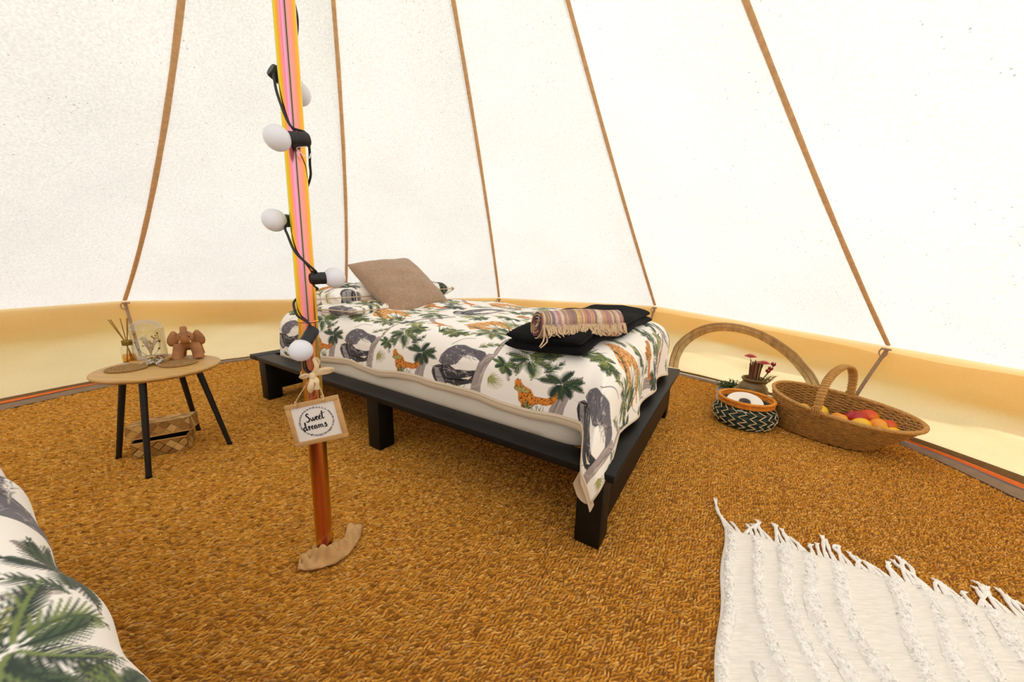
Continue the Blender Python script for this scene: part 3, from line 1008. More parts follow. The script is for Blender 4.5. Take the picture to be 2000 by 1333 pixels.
# duvet drape
A0,B0,B1,RR=.155,.22,1.04,.11
def zt(a,b):
    u=np.clip((b-.62)/.5,-1.2,1.2); 
    z=.505+.035*(1-u**2)+.02*sm(b,.5,1.0)
    z=z+.006*np.sin(a*9+b*4)+.005*np.sin(a*17-b*11+1)+.004*np.sin(b*23+a*5)
    z=z+.012*sm(a,.0,.5)-.02*sm(a,1.45,1.9)
    return z
def hv(d,r,fl):
    k=d<r*np.pi/2
    h=np.where(k,r*np.sin(np.minimum(d/r,1.57)),r+fl*(d-r*np.pi/2))
    v=np.where(k,r*(1-np.cos(np.minimum(d/r,1.57))),r+(d-r*np.pi/2))
    return h,v
def duvet(s,t):
    da=np.maximum(A0-s,0); dn=np.maximum(B0-t,0); df=np.maximum(t-B1,0)
    db=dn+df; d=np.hypot(da,db)+1e-9
    h,v=hv(d,RR,.06)
    ca,cb=da/d,db/d
    wave=.012*np.sin(t*21+.6)*ca*sm(d,.12,.3)+(.004+.002*np.sin(s*13+1)+.0016*np.sin(s*41+2))*cb*sm(d,.1,.25)
    a=np.maximum(s,A0)-ca*(h+wave)
    sg=np.where(dn>0,-1.,1.)
    b=np.clip(t,B0,B1)+sg*cb*(h+wave)
    z=zt(np.maximum(s,A0),np.clip(t,B0,B1))-v
    cor=np.minimum(da,dn)
    k=sm(cor,.03,.2)
    b=b-.18*k; a=a-.015*k; 
    return a,b,z
S0,S1,T0,T1=-.155,1.93,-.04,1.32
def tmin(s): return T0-.05*sm(s,1.2,1.9)

def build_duvet():
    do = bedp(.9, .6, .40)
    dv = thing('duvet', 'white jungle print duvet with elephants and palms spread over the black bed', 'duvet', do)
    # finer mesh towards the foot and the near hem, where the print shows largest
    def dens(n, p, d):
        x = np.linspace(0, 1, 2001); w = np.where(x < p, d, 1.0); c = np.r_[0, np.cumsum((w[1:] + w[:-1]) / 2)]
        return np.interp(np.linspace(0, c[-1], n), c, x)
    ns, ntt = 760, 440
    S = (S0 + (S1 - S0) * dens(ns, .55, 2.0))[:, None] + np.zeros((1, ntt))
    q = dens(ntt, .45, 2.6)[None, :]
    T = tmin(S) + q * (T1 - tmin(S))
    a, b_, z = duvet(S, T)
    V = bedp(a, b_, z)
    colr = print_col(S, T)
    # beige stitched margin just above the hem
    edge = (T - tmin(S) < .010) | (S - S0 < .008)
    colr[edge] = np.array(lin('#E6D8C2'))
    F = grid_faces(ns, ntt)
    me = fast_mesh('printed_cover', V.reshape(-1, 3) - do, F[:, ::-1], 4, M_print, colr.reshape(-1, 3))
    link('printed_cover', me, dv)
    # underside: a plain beige layer that returns inward from the hem
    n2 = 9
    def under(Sg, Tg, ds, dt, band=0.0):
        rows = []
        for k in range(n2):
            f = k / (n2 - 1)
            a1, b1, z1 = duvet(Sg + ds * f * .10, Tg + dt * f * .10)
            drop = .030 * math.sin(min(1, f * 2.2) * math.pi / 2)
            inn = .026 * sm(np.array(f), 0, .6)
            if band:
                a1, b1, z1 = duvet(Sg, Tg)
                drop = band * min(1, f * 1.6) ; inn = -.004 * math.sin(min(1, f * 1.6) * math.pi) + .034 * sm(np.array(f), .45, 1.0)
            rows.append((a1 + ds * inn, b1 + dt * inn, z1 - drop * (1 - .3 * f)))
        return np.stack([bedp(*r) for r in rows], 1)
    s = S[:, 0]; t = q[0]
    near = under(s, tmin(s), 0, 1, .034)
    foot = under(np.full(ntt, S0), tmin(np.full(ntt, S0)) + t * (T1 - tmin(np.full(ntt, S0))), 1, 0)
    b = MB()
    b.add(near.reshape(-1, 3), grid_faces(ns, n2)); b.add(foot.reshape(-1, 3), grid_faces(ntt, n2)[:, ::-1])
    b.build('beige_underside', M_beige, dv, off=do)
    # piped seam round the hem
    p1 = bedp(*duvet(s[::3], tmin(s[::3]))) ; 
    tt = tmin(np.array(S0)) + t[::3] * (T1 - tmin(np.array(S0)))
    p2 = bedp(*duvet(np.full(len(tt), S0), tt))
    b = MB(); b.tube(np.vstack([p1[::-1], p2[1:]]), .0020, 6)
    b.build('hem_seam', M_beige, dv, off=do)
build_duvet()

def cushion_grid(w, h, t, n=41, pinch=.06, ex=.42):
    u = np.linspace(-1, 1, n)
    u = np.sign(u) * (1 - (1 - abs(u)) ** 1.35)
    U, V = np.meshgrid(u, u, indexing='ij')
    th = t / 2 * ((1 - U ** 2) * (1 - V ** 2)) ** ex
    X = w / 2 * U * (1 - pinch * (1 - V ** 2) * abs(U) ** 2); Y = h / 2 * V * (1 - pinch * (1 - U ** 2) * abs(V) ** 2)
    return U, V, X, Y, th
def cushion(name, label, c, R, w, h, t, m, colf=None, wr=.004, seed=0, ex=.42, n=41):
    U, V, X, Y, th = cushion_grid(w, h, t, n, ex=ex)
    g = np.random.default_rng(seed)
    ph = g.uniform(0, 6, 6)
    W = wr * (np.sin(U * 5 + V * 3 + ph[0]) + .6 * np.sin(U * 9 - V * 7 + ph[1]) + .5 * np.sin(V * 13 + U * 4 + ph[2])) * (1 - U ** 2) ** .5 * (1 - V ** 2) ** .5
    top = np.stack([X, Y, th + W], -1); bot = np.stack([X, Y, -th + .5 * W], -1)
    Vt = np.vstack([top.reshape(-1, 3), bot.reshape(-1, 3)]) @ np.asarray(R).T
    F = np.vstack([grid_faces(n, n), grid_faces(n, n)[:, ::-1] + n * n])
    colr = None
    if colf:
        cc = colf(X, Y)
        colr = np.vstack([cc.reshape(-1, 3), cc.reshape(-1, 3)])
    o = thing(name, label, 'pillow' if 'pillow' in name else 'cushion', c)
    me = fast_mesh(name + '_body', Vt, F, 4, m, colr)
    body = link('cushion_cover' if 'cushion' in name else 'pillow_case', me, o)
    # seam cord round the edge
    k = np.concatenate([np.arange(n) * n, (n - 1) * n + np.arange(1, n), (np.arange(n - 1)[::-1]) * n + n - 1, np.arange(1, n - 1)[::-1]])
    b = MB(); b.tube(Vt[k], .003, 5, closed=True)
    b.build('edge_seam', M_beige if colf else m, o)
    return o

# pillows: two lie flat behind each other under the cushion
pz = float(zt(np.array(1.62), np.array(.4)))
Rb = np.stack([-E1, E2, np.array([0, 0, 1.0])], 1); Rb = np.stack([E2, E1 * 1.0, np.array([0, 0, 1.])], 1)
Rb = basis(E2, -E1) if np.cross(E2, -E1)[2] > 0 else basis(E2, E1)
def tilt(R, ax, ang): return rotm(ax, ang) @ R
pc = lambda ds, dt: (lambda x, y: print_col(y + ds, x + dt))
cushion('printed_pillow', 'jungle print pillow at the near side of the bed head beside the pole', bedp(1.67, .455, pz + .058),
        tilt(Rb, E2, -.10), .56, .40, .155, M_print, pc(.30, .20), .006, 1, .34, 121)
cushion('printed_pillow', 'jungle print pillow mostly hidden behind the taupe cushion', bedp(1.68, .84, pz + .070),
        tilt(Rb, E2, -.12), .44, .40, .15, M_print, pc(.62, .12), .006, 2, .34, 91)
cushion('printed_pillow', 'lower jungle print pillow flattened under the near pillow, beige hem showing', bedp(1.47, .39, pz + .020),
        tilt(Rb, E2, -.04), .50, .34, .07, M_print, pc(.05, .33), .004, 6, .3, 91)
Qc = np.array([[-.884, 1.932, .762], [-.679, 2.273, .804], [-.399, 2.135, .553], [-.604, 1.794, .511]])
cc = Qc.mean(0)
ex_ = (Qc[1] + Qc[2] - Qc[0] - Qc[3]); ey_ = (Qc[0] + Qc[1] - Qc[2] - Qc[3])
cushion('taupe_cushion', 'square taupe boucle cushion leaning on the bed pillows', cc, basis(ex_, ey_), .425, .425, .17, M_boucle, None, .005, 3, .40)

# folded black throw: three soft layers
def folded(name_root):
    c = bedp(.27, .495, .54)
    o = thing('black_throw', 'folded black ribbed plush throw lying across the foot of the bed', 'blanket', c)
    for L, (z0, th_, gr, sh) in enumerate(((0, .034, 0, 0), (.027, .034, -.006, .004))):
        n1, n2 = 40, 130
        U, V = np.meshgrid(np.linspace(0, 2 * np.pi, n1, endpoint=False), np.linspace(-1, 1, n2), indexing='ij')
        cu, su = np.cos(U), np.sin(U)
        x = np.sign(cu) * abs(cu) ** .25; y = np.sign(su) * abs(su) ** .7
        A = .270 + sh + x * (.142 + gr) * (1 - .05 * abs(V) ** 6)
        A = A - .030 * V + .008 * np.sin(V * 5 + x * 2)
        B = .495 + V * (.365 + gr)
        endf = (1 - np.clip(abs(V), 0, 1) ** 14) ** .5
        Z = zt(A, B) + .017 + z0 + y * th_ / 2 * endf
        Z = Z + .0016 * np.sin(B * 420) * (y > 0) + .003 * np.sin(A * 25 + B * 9 + L)
        P = bedp(A, B, Z)
        F = grid_faces(n2, n1, True)
        me = fast_mesh('folded_layer', P.transpose(1, 0, 2).reshape(-1, 3) - c, F, 4, M_plush)
        link('folded_layer', me, o)
folded('t')

# rolled striped throw with its fringe hanging over the black one
def rolled():
    p0 = bedp(.325, .150, 0); p1 = bedp(.135, .375, 0)
    zr = .602
    ax = p1 - p0; L = np.linalg.norm(ax); ax /= L
    side_ = np.array([ax[1], -ax[0], 0])       # towards the camera
    c = (p0 + p1) / 2 + np.array([0, 0, zr])
    o = thing('striped_throw', 'rolled multicoloured striped throw with beige fringe on the black throw', 'blanket', c)
    r0 = .050
    pal = [lin(x) for x in ('#B98A6A', '#E5D3C2', '#8C5A72', '#D8B79A', '#C07A42', '#EFE0CC', '#E7C65A', '#B5687A', '#D6A77E', '#6E5A48',
                            '#C98C4C', '#E8D6C4', '#7A4558', '#5A4660', '#C9B6C8', '#9A6A5A', '#E0C0A0', '#A05A4A', '#D9C3A0', '#7C5A4C', '#C89A7A')]
    g = np.random.default_rng(4)
    seq = []
    while len(seq) < 220: seq += [pal[g.integers(len(pal))]] * int(g.integers(2, 7))
    seq = np.array(seq[:220])
    n1, n2 = 150, 100
    t = np.linspace(0, 1, n1)
    turns = 4.25
    phi = 2 * np.pi * turns * t
    end = 2.5 * math.pi * .55                          # outer flap ends low on the camera side
    ph = phi - phi[-1] + .12
    r = .008 + (r0 - .008) * t ** .9
    s = np.linspace(0, 1, n2)
    Ph, Sg = np.meshgrid(ph, s, indexing='ij'); R_ = r[:, None] * (1 + .05 * np.sin(Sg * 9 + Ph * 2)) + .0
    taper = 1 + .08 * np.sin(Sg * 3.1)
    lat, up = np.cos(Ph) * R_ * taper, np.sin(Ph) * R_ * .95 * taper
    along = (Sg - .5) * L + .012 * (1 - t[:, None]) * np.where(Sg < .5, -1, 1) * .3 + .004 * np.sin(Ph)
    P = along[..., None] * ax + lat[..., None] * side_ + up[..., None] * np.array([0, 0, 1.])
    seq = seq * .68 + np.array(lin('#CDB5A0')) * .32
    colr = seq[(np.clip(Sg * 219, 0, 219)).astype(int)] * (1 + .08 * np.sin(Ph * 40))[..., None]
    endm = sm(np.abs(Sg - .5), .478, .494)[..., None]
    turn_c = np.array(pal)[(np.floor(Ph / 1.3).astype(int) * 5) % len(pal)] * .85
    colr = colr * (1 - endm) + turn_c * endm
    me = fast_mesh('rolled_cloth', P.reshape(-1, 3), grid_faces(n1, n2), 4, M_throw, colr.reshape(-1, 3))
    so = link('rolled_cloth', me, o)
    md = so.modifiers.new('thickness', 'SOLIDIFY'); md.thickness = .004; md.offset = 0
    # fringe: knotted strands from the loose edge
    nf = 62
    for k in range(nf):
        f = (k + .5) / nf
        a0 = (f - .5) * L
        st = ax * a0 + side_ * (math.cos(.12) * r0 * 1.03) + np.array([0, 0, math.sin(.12) * r0])
        l = .030 * g.uniform(.8, 1.25) + (.03 if k < 2 else 0)
        out = .006 + .006 * g.random()
        pts = [st, st + side_ * .007 + ax * g.normal(0, .002) + np.array([0, 0, -l * .35]),
               st + side_ * (out + .006) + ax * g.normal(0, .004) + np.array([0, 0, -l * .8]),
               st + side_ * (out + .014 + (.03 if k < 2 else 0)) + ax * (g.normal(0, .006) - (.03 if k < 2 else 0)) + np.array([0, 0, -l])]
        b = MB()
        for q in range(2):
            b.tube(smooth_path(np.array(pts) + ax * (.0016 * (q - .5)), 8), [.0021, .0024, .0022, .002, .002, .0018, .0016, .0008], 5)
        b.build('fringe_strand', M_fringe, o)
    return o
rolled()

# ------------------------------------------------------------------ second bed in the corner by the camera
def bed_two():
    e = np.array([.88, -.475, 0]); e /= np.linalg.norm(e)
    nrm = np.array([-e[1], e[0], 0]) * -1.0            # away from the open floor, into the bed
    org = np.array([-.228, .181, 0])
    def W(a, b2, z): 
        a, b2, z = np.broadcast_arrays(np.asarray(a, float), np.asarray(b2, float), np.asarray(z, float))
        return org + e * a[..., None] + nrm * b2[..., None] + np.array([0, 0, 1.]) * z[..., None]
    rot = np.stack([e, nrm * -1, np.array([0, 0, 1.])], 1)
    c = W(-.2, .65, 0)
    fr = thing('bed_frame', 'black bed frame hidden under the printed duvet in the near left corner', 'bed', c)
    def bx(name, a0, a1, b0, b1, z0, z1, m, parent, off):
        b = MB(); b.box(W((a0 + a1) / 2, (b0 + b1) / 2, (z0 + z1) / 2), (a1 - a0, b1 - b0, z1 - z0), rot, .004)
        return b.build(name, m, parent, off=off)
    A0_, A1_ = -1.10, .75
    for a in (A0_ + .05, A1_ - .12):
        for b2 in (.12, 1.05): bx('leg', a, a + .07, b2, b2 + .07, 0, .234, M_black, fr, c)
    bx('side_rail', A0_, A1_, .09, .16, .234, .26, M_black, fr, c); bx('side_rail', A0_, A1_, 1.1, 1.17, .234, .26, M_black, fr, c)
    bx('end_rail', A0_, A0_ + .07, .16, 1.1, .234, .26, M_black, fr, c); bx('end_rail', A1_ - .07, A1_, .16, 1.1, .234, .26, M_black, fr, c)
    for k in range(8): bx('slat', A0_ + .12 + k * .2, A0_ + .2 + k * .2, .16, 1.1, .236, .255, M_cork, fr, c)
    mc = W(-.2, .65, .26)
    mt = thing('mattress', 'white mattress under the printed duvet in the near left corner', 'mattress', mc)
    bx('mattress_body', A0_ + .08, A1_ - .08, .16, 1.08, .262, .40, M_sheetw, mt, mc)
    dc = W(-.2, .6, .4)
    dv = thing('duvet', 'jungle print duvet with large palms cut off by the lower left photo corner', 'duvet', dc)
    na, nb = 520, 330
    s = np.concatenate([np.linspace(-1.05, -.75, 40), np.linspace(-.745, .12, 430), np.linspace(.13, .72, 50)])[:, None] + np.zeros((1, nb))
    t = np.concatenate([np.linspace(-.24, -.03, 40), np.linspace(-.028, .45, 240), np.linspace(.46, 1.0, 50)])[None, :] + np.zeros((na, 1))
    edge = EDGE2(s) - .027
    r = .075
    d = np.maximum(.095 - t, 0)
    h, v = hv(d, r, .02)
    b2 = np.maximum(t, .095) - h + edge
    z = .492 + .020 * sm(b2, .0, .4) + .004 * np.sin(s * 11 + t * 9) * sm(t, -.1, .1) + .0015 * np.sin(s * 43 - t * 21) - v
    b2 = b2 + .006 * np.sin(s * 31) * sm(d, .05, .2)
    P = W(s, b2, np.maximum(z, .275))
    colr = sample(s * .95 + TILE2[0], t * .95 + TILE2[1])
    me = fast_mesh('printed_cover', P.reshape(-1, 3) - dc, grid_faces(na, nb), 4, M_print, colr.reshape(-1, 3))
    o = link('printed_cover', me, dv)
    hem = P[:, 0]
    b = MB(); b.tube(hem[::4], .004, 6); b.build('hem_seam', M_beige, dv, off=dc)
def EDGE2(s):
    return .004 * np.sin(s * 16 + 1.0) + .003 * np.sin(s * 37)
TILE2 = (.47, .06)
bed_two()
# ------------------------------------------------------------------ pole, festoon lights, sign
CV = np.array([.519, -.855, 0]); RV = np.array([.855, .519, 0]); UP = np.array([0, 0, 1.0])
def polep(z): return np.array([POLE[0] + .0161 * z, POLE[1] + .005 * z, z])
PR = .0208
def build_pole():
    o = thing('tent_pole', 'rainbow zinc steel centre pole standing on the coir floor', 'pole', (POLE[0], POLE[1], 0))
    lean = np.array(Matrix.Rotation(math.atan(.0161), 3, 'Y') @ Matrix.Rotation(-math.atan(.005), 3, 'X'))
    turn = np.array(Matrix.Rotation(math.atan2(CV[1], CV[0]), 3, 'Z'))
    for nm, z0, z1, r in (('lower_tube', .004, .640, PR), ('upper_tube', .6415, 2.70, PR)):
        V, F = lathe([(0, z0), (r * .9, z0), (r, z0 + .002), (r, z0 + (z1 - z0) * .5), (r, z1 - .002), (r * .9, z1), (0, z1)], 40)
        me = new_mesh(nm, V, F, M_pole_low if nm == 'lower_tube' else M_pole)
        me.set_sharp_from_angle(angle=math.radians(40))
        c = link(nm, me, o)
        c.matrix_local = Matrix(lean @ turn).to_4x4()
    V, F = lathe([(PR - .001, .6385), (PR + .0012, .639), (PR + .0012, .6425), (PR - .001, .643)], 40)
    c = link('joint_ring', new_mesh('joint_ring', V, F, M_pole), o); c.matrix_local = Matrix(lean @ turn).to_4x4()
    # thin raised dark line down the camera side
    b = MB()
    pts = [np.array([PR + .0002, .0006, z]) for z in np.linspace(.645, 2.6, 12)]
    b.tube(pts, .0011, 6)
    c = b.build('dark_line', M_darkline, o); c.matrix_local = Matrix(lean @ turn).to_4x4()
    V, F = lathe([(.0, -.0), (.012, .0), (.016, .012), (.0165, .03), (.0, .03)], 24)
    c = link('foot_plug', new_mesh('foot_plug', V, F, M_blackmetal), o)
M_darkline = mat('dark pole line', '#4A3A26', .5, metal=.4)
build_pole()

def build_lights():
    o = thing('string_lights', 'black festoon string of frosted globe bulbs wound round the pole', 'string lights', tuple(polep(.55)))
    off = polep(.55)
    def at(z, lat, dep): return polep(z) + RV * lat + CV * dep
    bulbs = [  # socket back point, bulb centre
        (at(1.172, -.030, -.030), at(1.150, .013, -.052)),
        (at(1.032, .022, .034), at(1.021, -.026, .050)),
        (at(.871, -.008, -.038), at(.868, -.046, -.020)),
        (at(.741, .014, .012), at(.743, .058, .006)),
        (at(.622, .008, .030), at(.586, -.017, .060)),
        (at(1.335, .012, -.040), at(1.345, -.02, -.060))]
    for s, c in bulbs:
        d = c - s; l = np.linalg.norm(d); d /= l
        Z = d; X = np.cross(UP, Z); X /= np.linalg.norm(X); R = np.stack([X, np.cross(Z, X), Z], 1)
        h = MB()
        hl = l - .012
        h.lathe([(0, -.004), (.0125, -.004), (.0140, -.001), (.0140, hl * .45), (.0134, hl * .5), (.0140, hl * .55), (.0140, hl), (.0125, hl + .003), (.009, hl + .003)], 20, s, rot=R)
        ho = h.build('lamp_holder', M_socket, o, off=off)
        rb = .0245
        prof = [(.0105, -rb * 1.06)] + [(rb * math.cos(t), rb * math.sin(t)) for t in np.linspace(-1.10, math.pi / 2 - .001, 14)]
        prof[-1] = (0, rb)
        g = MB(); g.lathe(prof, 28, c + d * .004, rot=R)
        g.build('bulb', M_frost, ho, off=off)
    # cable: winds down the pole from bulb to bulb
    def w(z, ang, r=.0245):    # ang 0 faces the camera, positive to the right
        return polep(z) + CV * (r * math.cos(ang)) + RV * (r * math.sin(ang))
    P = [w(1.50, .9), w(1.42, 1.3), w(1.36, 1.7), w(1.335, 2.6, .03), w(1.27, 2.0), w(1.22, 2.7), w(1.175, 3.9, .034), w(1.14, 4.6, .027), w(1.10, 5.3),
         w(1.055, 6.1), bulbs[1][0] + UP * .012, bulbs[1][0] + RV * .004 - UP * .016, w(.99, 7.5, .028), w(.965, 7.95, .026), w(.93, 8.9), w(.89, 9.6, .03),
         bulbs[2][0] + UP * .012 , w(.855, 10.8, .03), w(.835, 11.2, .027), w(.80, 11.9), w(.775, 12.8, .026), w(.757, 13.5, .029), bulbs[3][0] + UP * .014 + RV * .004,
         bulbs[3][0] - UP * .015 + RV * .002, w(.715, 14.6, .028), w(.705, 15.8), w(.688, 16.8, .027), w(.672, 17.35, .026), w(.655, 18.0, .026), bulbs[4][0] + UP * .012 - RV * .004,
         w(.595, 18.6, .024), w(.56, 18.2, .024), w(.53, 18.2, .025), w(.515, 18.9, .026), w(.52, 20.1, .027)]
    b = MB(); b.tube(smooth_path(P, 260), .0027, 6)
    b.build('cable', M_cable, o, off=off)
    # little clear tie left under one holder
    q = bulbs[1][0] - UP * .014
    b = MB(); b.tube(smooth_path([q + CV * .004, q - RV * .02 - UP * .008 + CV * .004, q - UP * .022, q + RV * .006 - UP * .012], 16), .0016, 5, flat=.4)
    b.build('cable_tie', M_frost, o, off=off)
build_lights()

def build_sign():
    ctr = polep(.398) + CV * .0365 + RV * .002
    ex = np.array([.962, .045, .232]); ey = np.array([-.225, .10, .965])
    R = basis(ex, ey)
    o = thing('hanging_sign', 'small pine framed sign reading Sweet dreams hung on the pole', 'sign', tuple(ctr))
    def L(x, y, z): return ctr + R @ np.array([x, y, z])
    w, h, f = .1300, .1060, .0105
    for nm, cx, cy, sx, sy in (('frame_bar', 0, h / 2 - f / 2, w, f), ('frame_bar', 0, -h / 2 + f / 2, w, f),
                               ('frame_bar', -w / 2 + f / 2, 0, f, h - 2 * f), ('frame_bar', w / 2 - f / 2, 0, f, h - 2 * f)):
        b = MB(); b.box(L(cx, cy, 0), (sx, sy, .010), R, .0008); b.build(nm, M_frame, o, off=ctr)
    b = MB(); b.box(L(0, 0, -.001), (w - 2 * f + .001, h - 2 * f + .001, .004), R); b.build('sign_board', M_board, o, off=ctr)
    def ink(name, strokes, m, z=.0015, sc=1.0):
        mb = MB()
        for pts, ws in strokes:
            p = smooth_path(np.array(pts, float), max(10, len(pts) * 7))
            wd = np.interp(np.linspace(0, 1, len(p)), np.linspace(0, 1, len(ws)), ws)
            P3 = np.array([L(x, y, z) for x, y in p])
            mb.tube(P3, wd, 6, flat=.25, up=R[:, 2])
        return mb.build(name, m, o, off=ctr)
    # brush script; letters laid out in millimetres
    mm = .001
    def glyph(x0, y0, s, strokes):
        return [([(x0 + px * s, y0 + py * s) for px, py in pts], [q * s for q in ws]) for pts, ws in strokes]
    th_, th2 = .09, .215
    G = {
        'S': ([([(1.05, 2.0), (.8, 2.25), (.4, 2.15), (.3, 1.75), (.7, 1.25), (.95, .75), (.7, .1), (.15, -.05), (-.15, .3)], [th_, th2, th2, th2, th2, th_])], 1.25),
        'w': ([([(0, .95), (.15, .3), (.35, .02), (.6, .5), (.7, .95), (.75, .3), (.95, .05), (1.25, .5), (1.3, 1.0), (1.5, .8)], [th_, th2, th_, th2, th2, th_, th_])], 1.45),
        'e': ([([(0, .35), (.45, .6), (.55, .9), (.3, 1.0), (.1, .6), (.2, .1), (.55, .02), (.85, .4)], [th_, th_, th2, th2, th2, th_, th_])], .82),
        't': ([([(.45, 2.3), (.3, 1.2), (.25, .3), (.5, .02), (.85, .35)], [th2, th2, th2, th_, th_]), ([(-.45, 1.35), (.3, 1.5), (1.25, 1.75)], [th_, th_, th_])], .9),
        'd': ([([(.75, .9), (.4, 1.0), (.05, .6), (.1, .1), (.45, .05), (.8, .6), (.95, 1.6), (.98, 2.2), (.85, 2.45), (.72, 2.0), (.85, .6), (1.05, .02), (1.35, .3)], [th_, th2, th2, th2, th_, th_, th_, th2, th2, th2, th_])], 1.3),
        'r': ([([(0, .5), (.2, 1.1), (.35, .9), (.3, .2), (.28, -.1)], [th_, th2, th2, th2, th2]), ([(.3, .5), (.5, .95), (.8, .95)], [th_, th2, th_])], .82),
        'a': ([([(.7, .85), (.4, 1.0), (.1, .6), (.15, .1), (.45, .1), (.7, .6), (.75, .9), (.72, .3), (.9, .02), (1.15, .35)], [th_, th2, th2, th2, th_, th_, th2, th2, th_, th_])], 1.1),
        'm': ([([(0, .5), (.12, 1.0), (.2, .8), (.18, .0)], [th_, .15, .17, .17]), ([(.2, .35), (.55, .98), (.74, .8), (.72, .0)], [.06, .10, .17, .17]),
               ([(.74, .35), (1.08, .98), (1.28, .8), (1.26, .2), (1.4, .02), (1.65, .35)], [.06, .10, .17, .17, th_, th_])], 1.62),
        's': ([([(.1, .5), (.5, 1.15), (.55, .8), (.75, .4), (.6, .02), (.25, .0), (.1, .2)], [th_, th2, th2, th2, th2, th_])], .9)}
    st = []
    x, y, s = -.0235, .0030, .0086
    for ch in 'Sweet':
        g, adv = G[ch]; st += glyph(x, y, s, g); x += adv * s * 1.02; y += .0002
    x, y, s = -.0355, -.0175, .0081
    for ch in 'dreams':
        g, adv = G[ch]; st += glyph(x, y, s, g); x += adv * s * 1.12; y += .0002
    ink('lettering', st, M_ink)
    g = np.random.default_rng(2)
    st = []
    for k, (rx, ry, dx, dy, ph) in enumerate(((.0415, .0345, 0, 0, 0), (.0400, .0360, .0006, -.0005, 1.5), (.0428, .0338, -.0006, .0004, 3))):
        t = np.linspace(ph, ph + 5.6, 44)
        st.append(([(dx + rx * math.cos(a), dy + ry * math.sin(a)) for a in t], [.00018, .0004, .0003, .0002]))
    for k in range(34):
        a = 2 * math.pi * k / 34 + g.normal(0, .05)
        x, y = .0415 * math.cos(a), .0350 * math.sin(a)
        for sg in (-1, 1):
            b2 = a + math.pi / 2 + sg * g.uniform(.5, .9)
            l = g.uniform(.003, .0055)
            st.append(([(x, y), (x + math.cos(b2) * l * .5, y + math.sin(b2) * l * .5), (x + math.cos(b2) * l, y + math.sin(b2) * l)], [.0002, .00075, .0001]))
    ink('wreath', st, M_inkgrey)
    # cord: two legs up to a knot round the pole
    knot = polep(.515) + CV * .030
    lh, rh = L(-.0345, .0475, .006), L(.0330, .0475, .006)
    b = MB()
    for hp, sx in ((lh, -1), (rh, 1)):
        b.tube(smooth_path([hp - R[:, 1] * .006, hp + R[:, 2] * .002, hp + UP * .012, knot + RV * sx * .006 + CV * .0 - UP * .01, knot], 20), .0017, 6)
        b.ball(hp + R[:, 1] * .002 + R[:, 2] * .001, .0042, 8, 6)
        b.ball(hp + R[:, 1] * .010 + RV * sx * -.001 + R[:, 2] * .001, .0032, 8, 6)
    ring = [polep(.512) + CV * (.0232 * math.cos(t)) + RV * (.0232 * math.sin(t)) + UP * .003 * math.sin(2 * t) for t in np.linspace(0, 2 * math.pi, 30, endpoint=False)]
    b.tube(ring, .0022, 6, closed=True)
    b.build('cord', M_cord, o, off=ctr)
    # ragged cotton bow
    b = MB()
    k2 = knot + CV * .004
    for i_, (pts, wd) in enumerate((([(0, 0), (.010, .022), (.006, .042), (.014, .030), (.004, .004)], .009), ([(0, 0), (.022, .016), (.042, .012), (.030, .002), (.0, -.002)], .010),
                    ([(0, 0), (-.014, .008), (-.024, .002), (-.018, -.006), (0, -.002)], .006), ([(0, 0), (-.004, -.016), (-.008, -.034), (-.002, -.040)], .011),
                    ([(0, 0), (.008, -.014), (.006, -.034)], .010))):
        P = [k2 + RV * x + UP * y + CV * (.004 + .012 * math.sin(i * 1.3)) for i, (x, y) in enumerate(pts)]
        b.tube(smooth_path(P, 18), wd * .5 * (1.0 + .22 * np.sin(np.linspace(0, 11, 18) + i_)), 8, flat=.16, up=CV)
    b.ball(k2 + CV * .006, (.008, .007, .009), 10, 8)
    b.build('ribbon_bow', M_bow, o, off=ctr)
build_sign()

def build_sock():
    o = thing('canvas_scrap', 'crumpled tan canvas scrap wrapped round the foot of the pole', 'cloth', (POLE[0], POLE[1], 0))
    # a gathered band lying on the floor round the camera side of the pole
    outer = np.array([(-.532, .753), (-.50, .752), (-.469, .763), (-.433, .792), (-.4225, .854), (-.436, .912)])
    inner = np.array([(-.548, .790), (-.535, .806), (-.503, .796), (-.474, .812), (-.462, .850), (-.478, .912)])
    n, m = 60, 14
    Oi, Ii = smooth_path(np.c_[outer, np.zeros(6)], n)[:, :2], smooth_path(np.c_[inner, np.zeros(6)], n)[:, :2]
    T = np.linspace(0, 1, n)[:, None]; Q = np.linspace(0, 1, m)[None, :]
    XY = Oi[:, None] * (1 - Q[..., None]) + Ii[:, None] * Q[..., None]
    mid = np.exp(-((T - .5) / .25) ** 2)
    Z = .004 + .020 * np.sin(np.pi * np.clip(Q * .85 + .05, 0, 1)) * (.45 + .55 * mid) * (1 + .5 * np.sin(T * 27 + Q * 5 + 2 * np.sin(T * 9)) + .25 * np.sin(T * 47 - Q * 9)) + .020 * Q * mid
    V = np.concatenate([XY, Z[..., None]], -1) - np.array([POLE[0], POLE[1], 0])
    me = fast_mesh('scrap_cloth', V.reshape(-1, 3), grid_faces(n, m), 4, M_sock)
    so = link('scrap_cloth', me, o)
    md = so.modifiers.new('thickness', 'SOLIDIFY'); md.thickness = .003; md.offset = 1
    b = MB()
    for (cx, cy, rx) in ((-.535, .818, .9), (-.462, .862, .3)):
        pass
    pts = [np.array([POLE[0] + .026 * math.cos(t), POLE[1] + .026 * math.sin(t), .010 + .004 * math.sin(3 * t)]) for t in np.linspace(-4.0, .6, 40)]
    b.tube(pts, .0075 * (1 + .25 * np.sin(np.linspace(0, 40, 40))), 8)
    b.build('gathered_neck', M_sock, o, off=(POLE[0], POLE[1], 0))
build_sock()
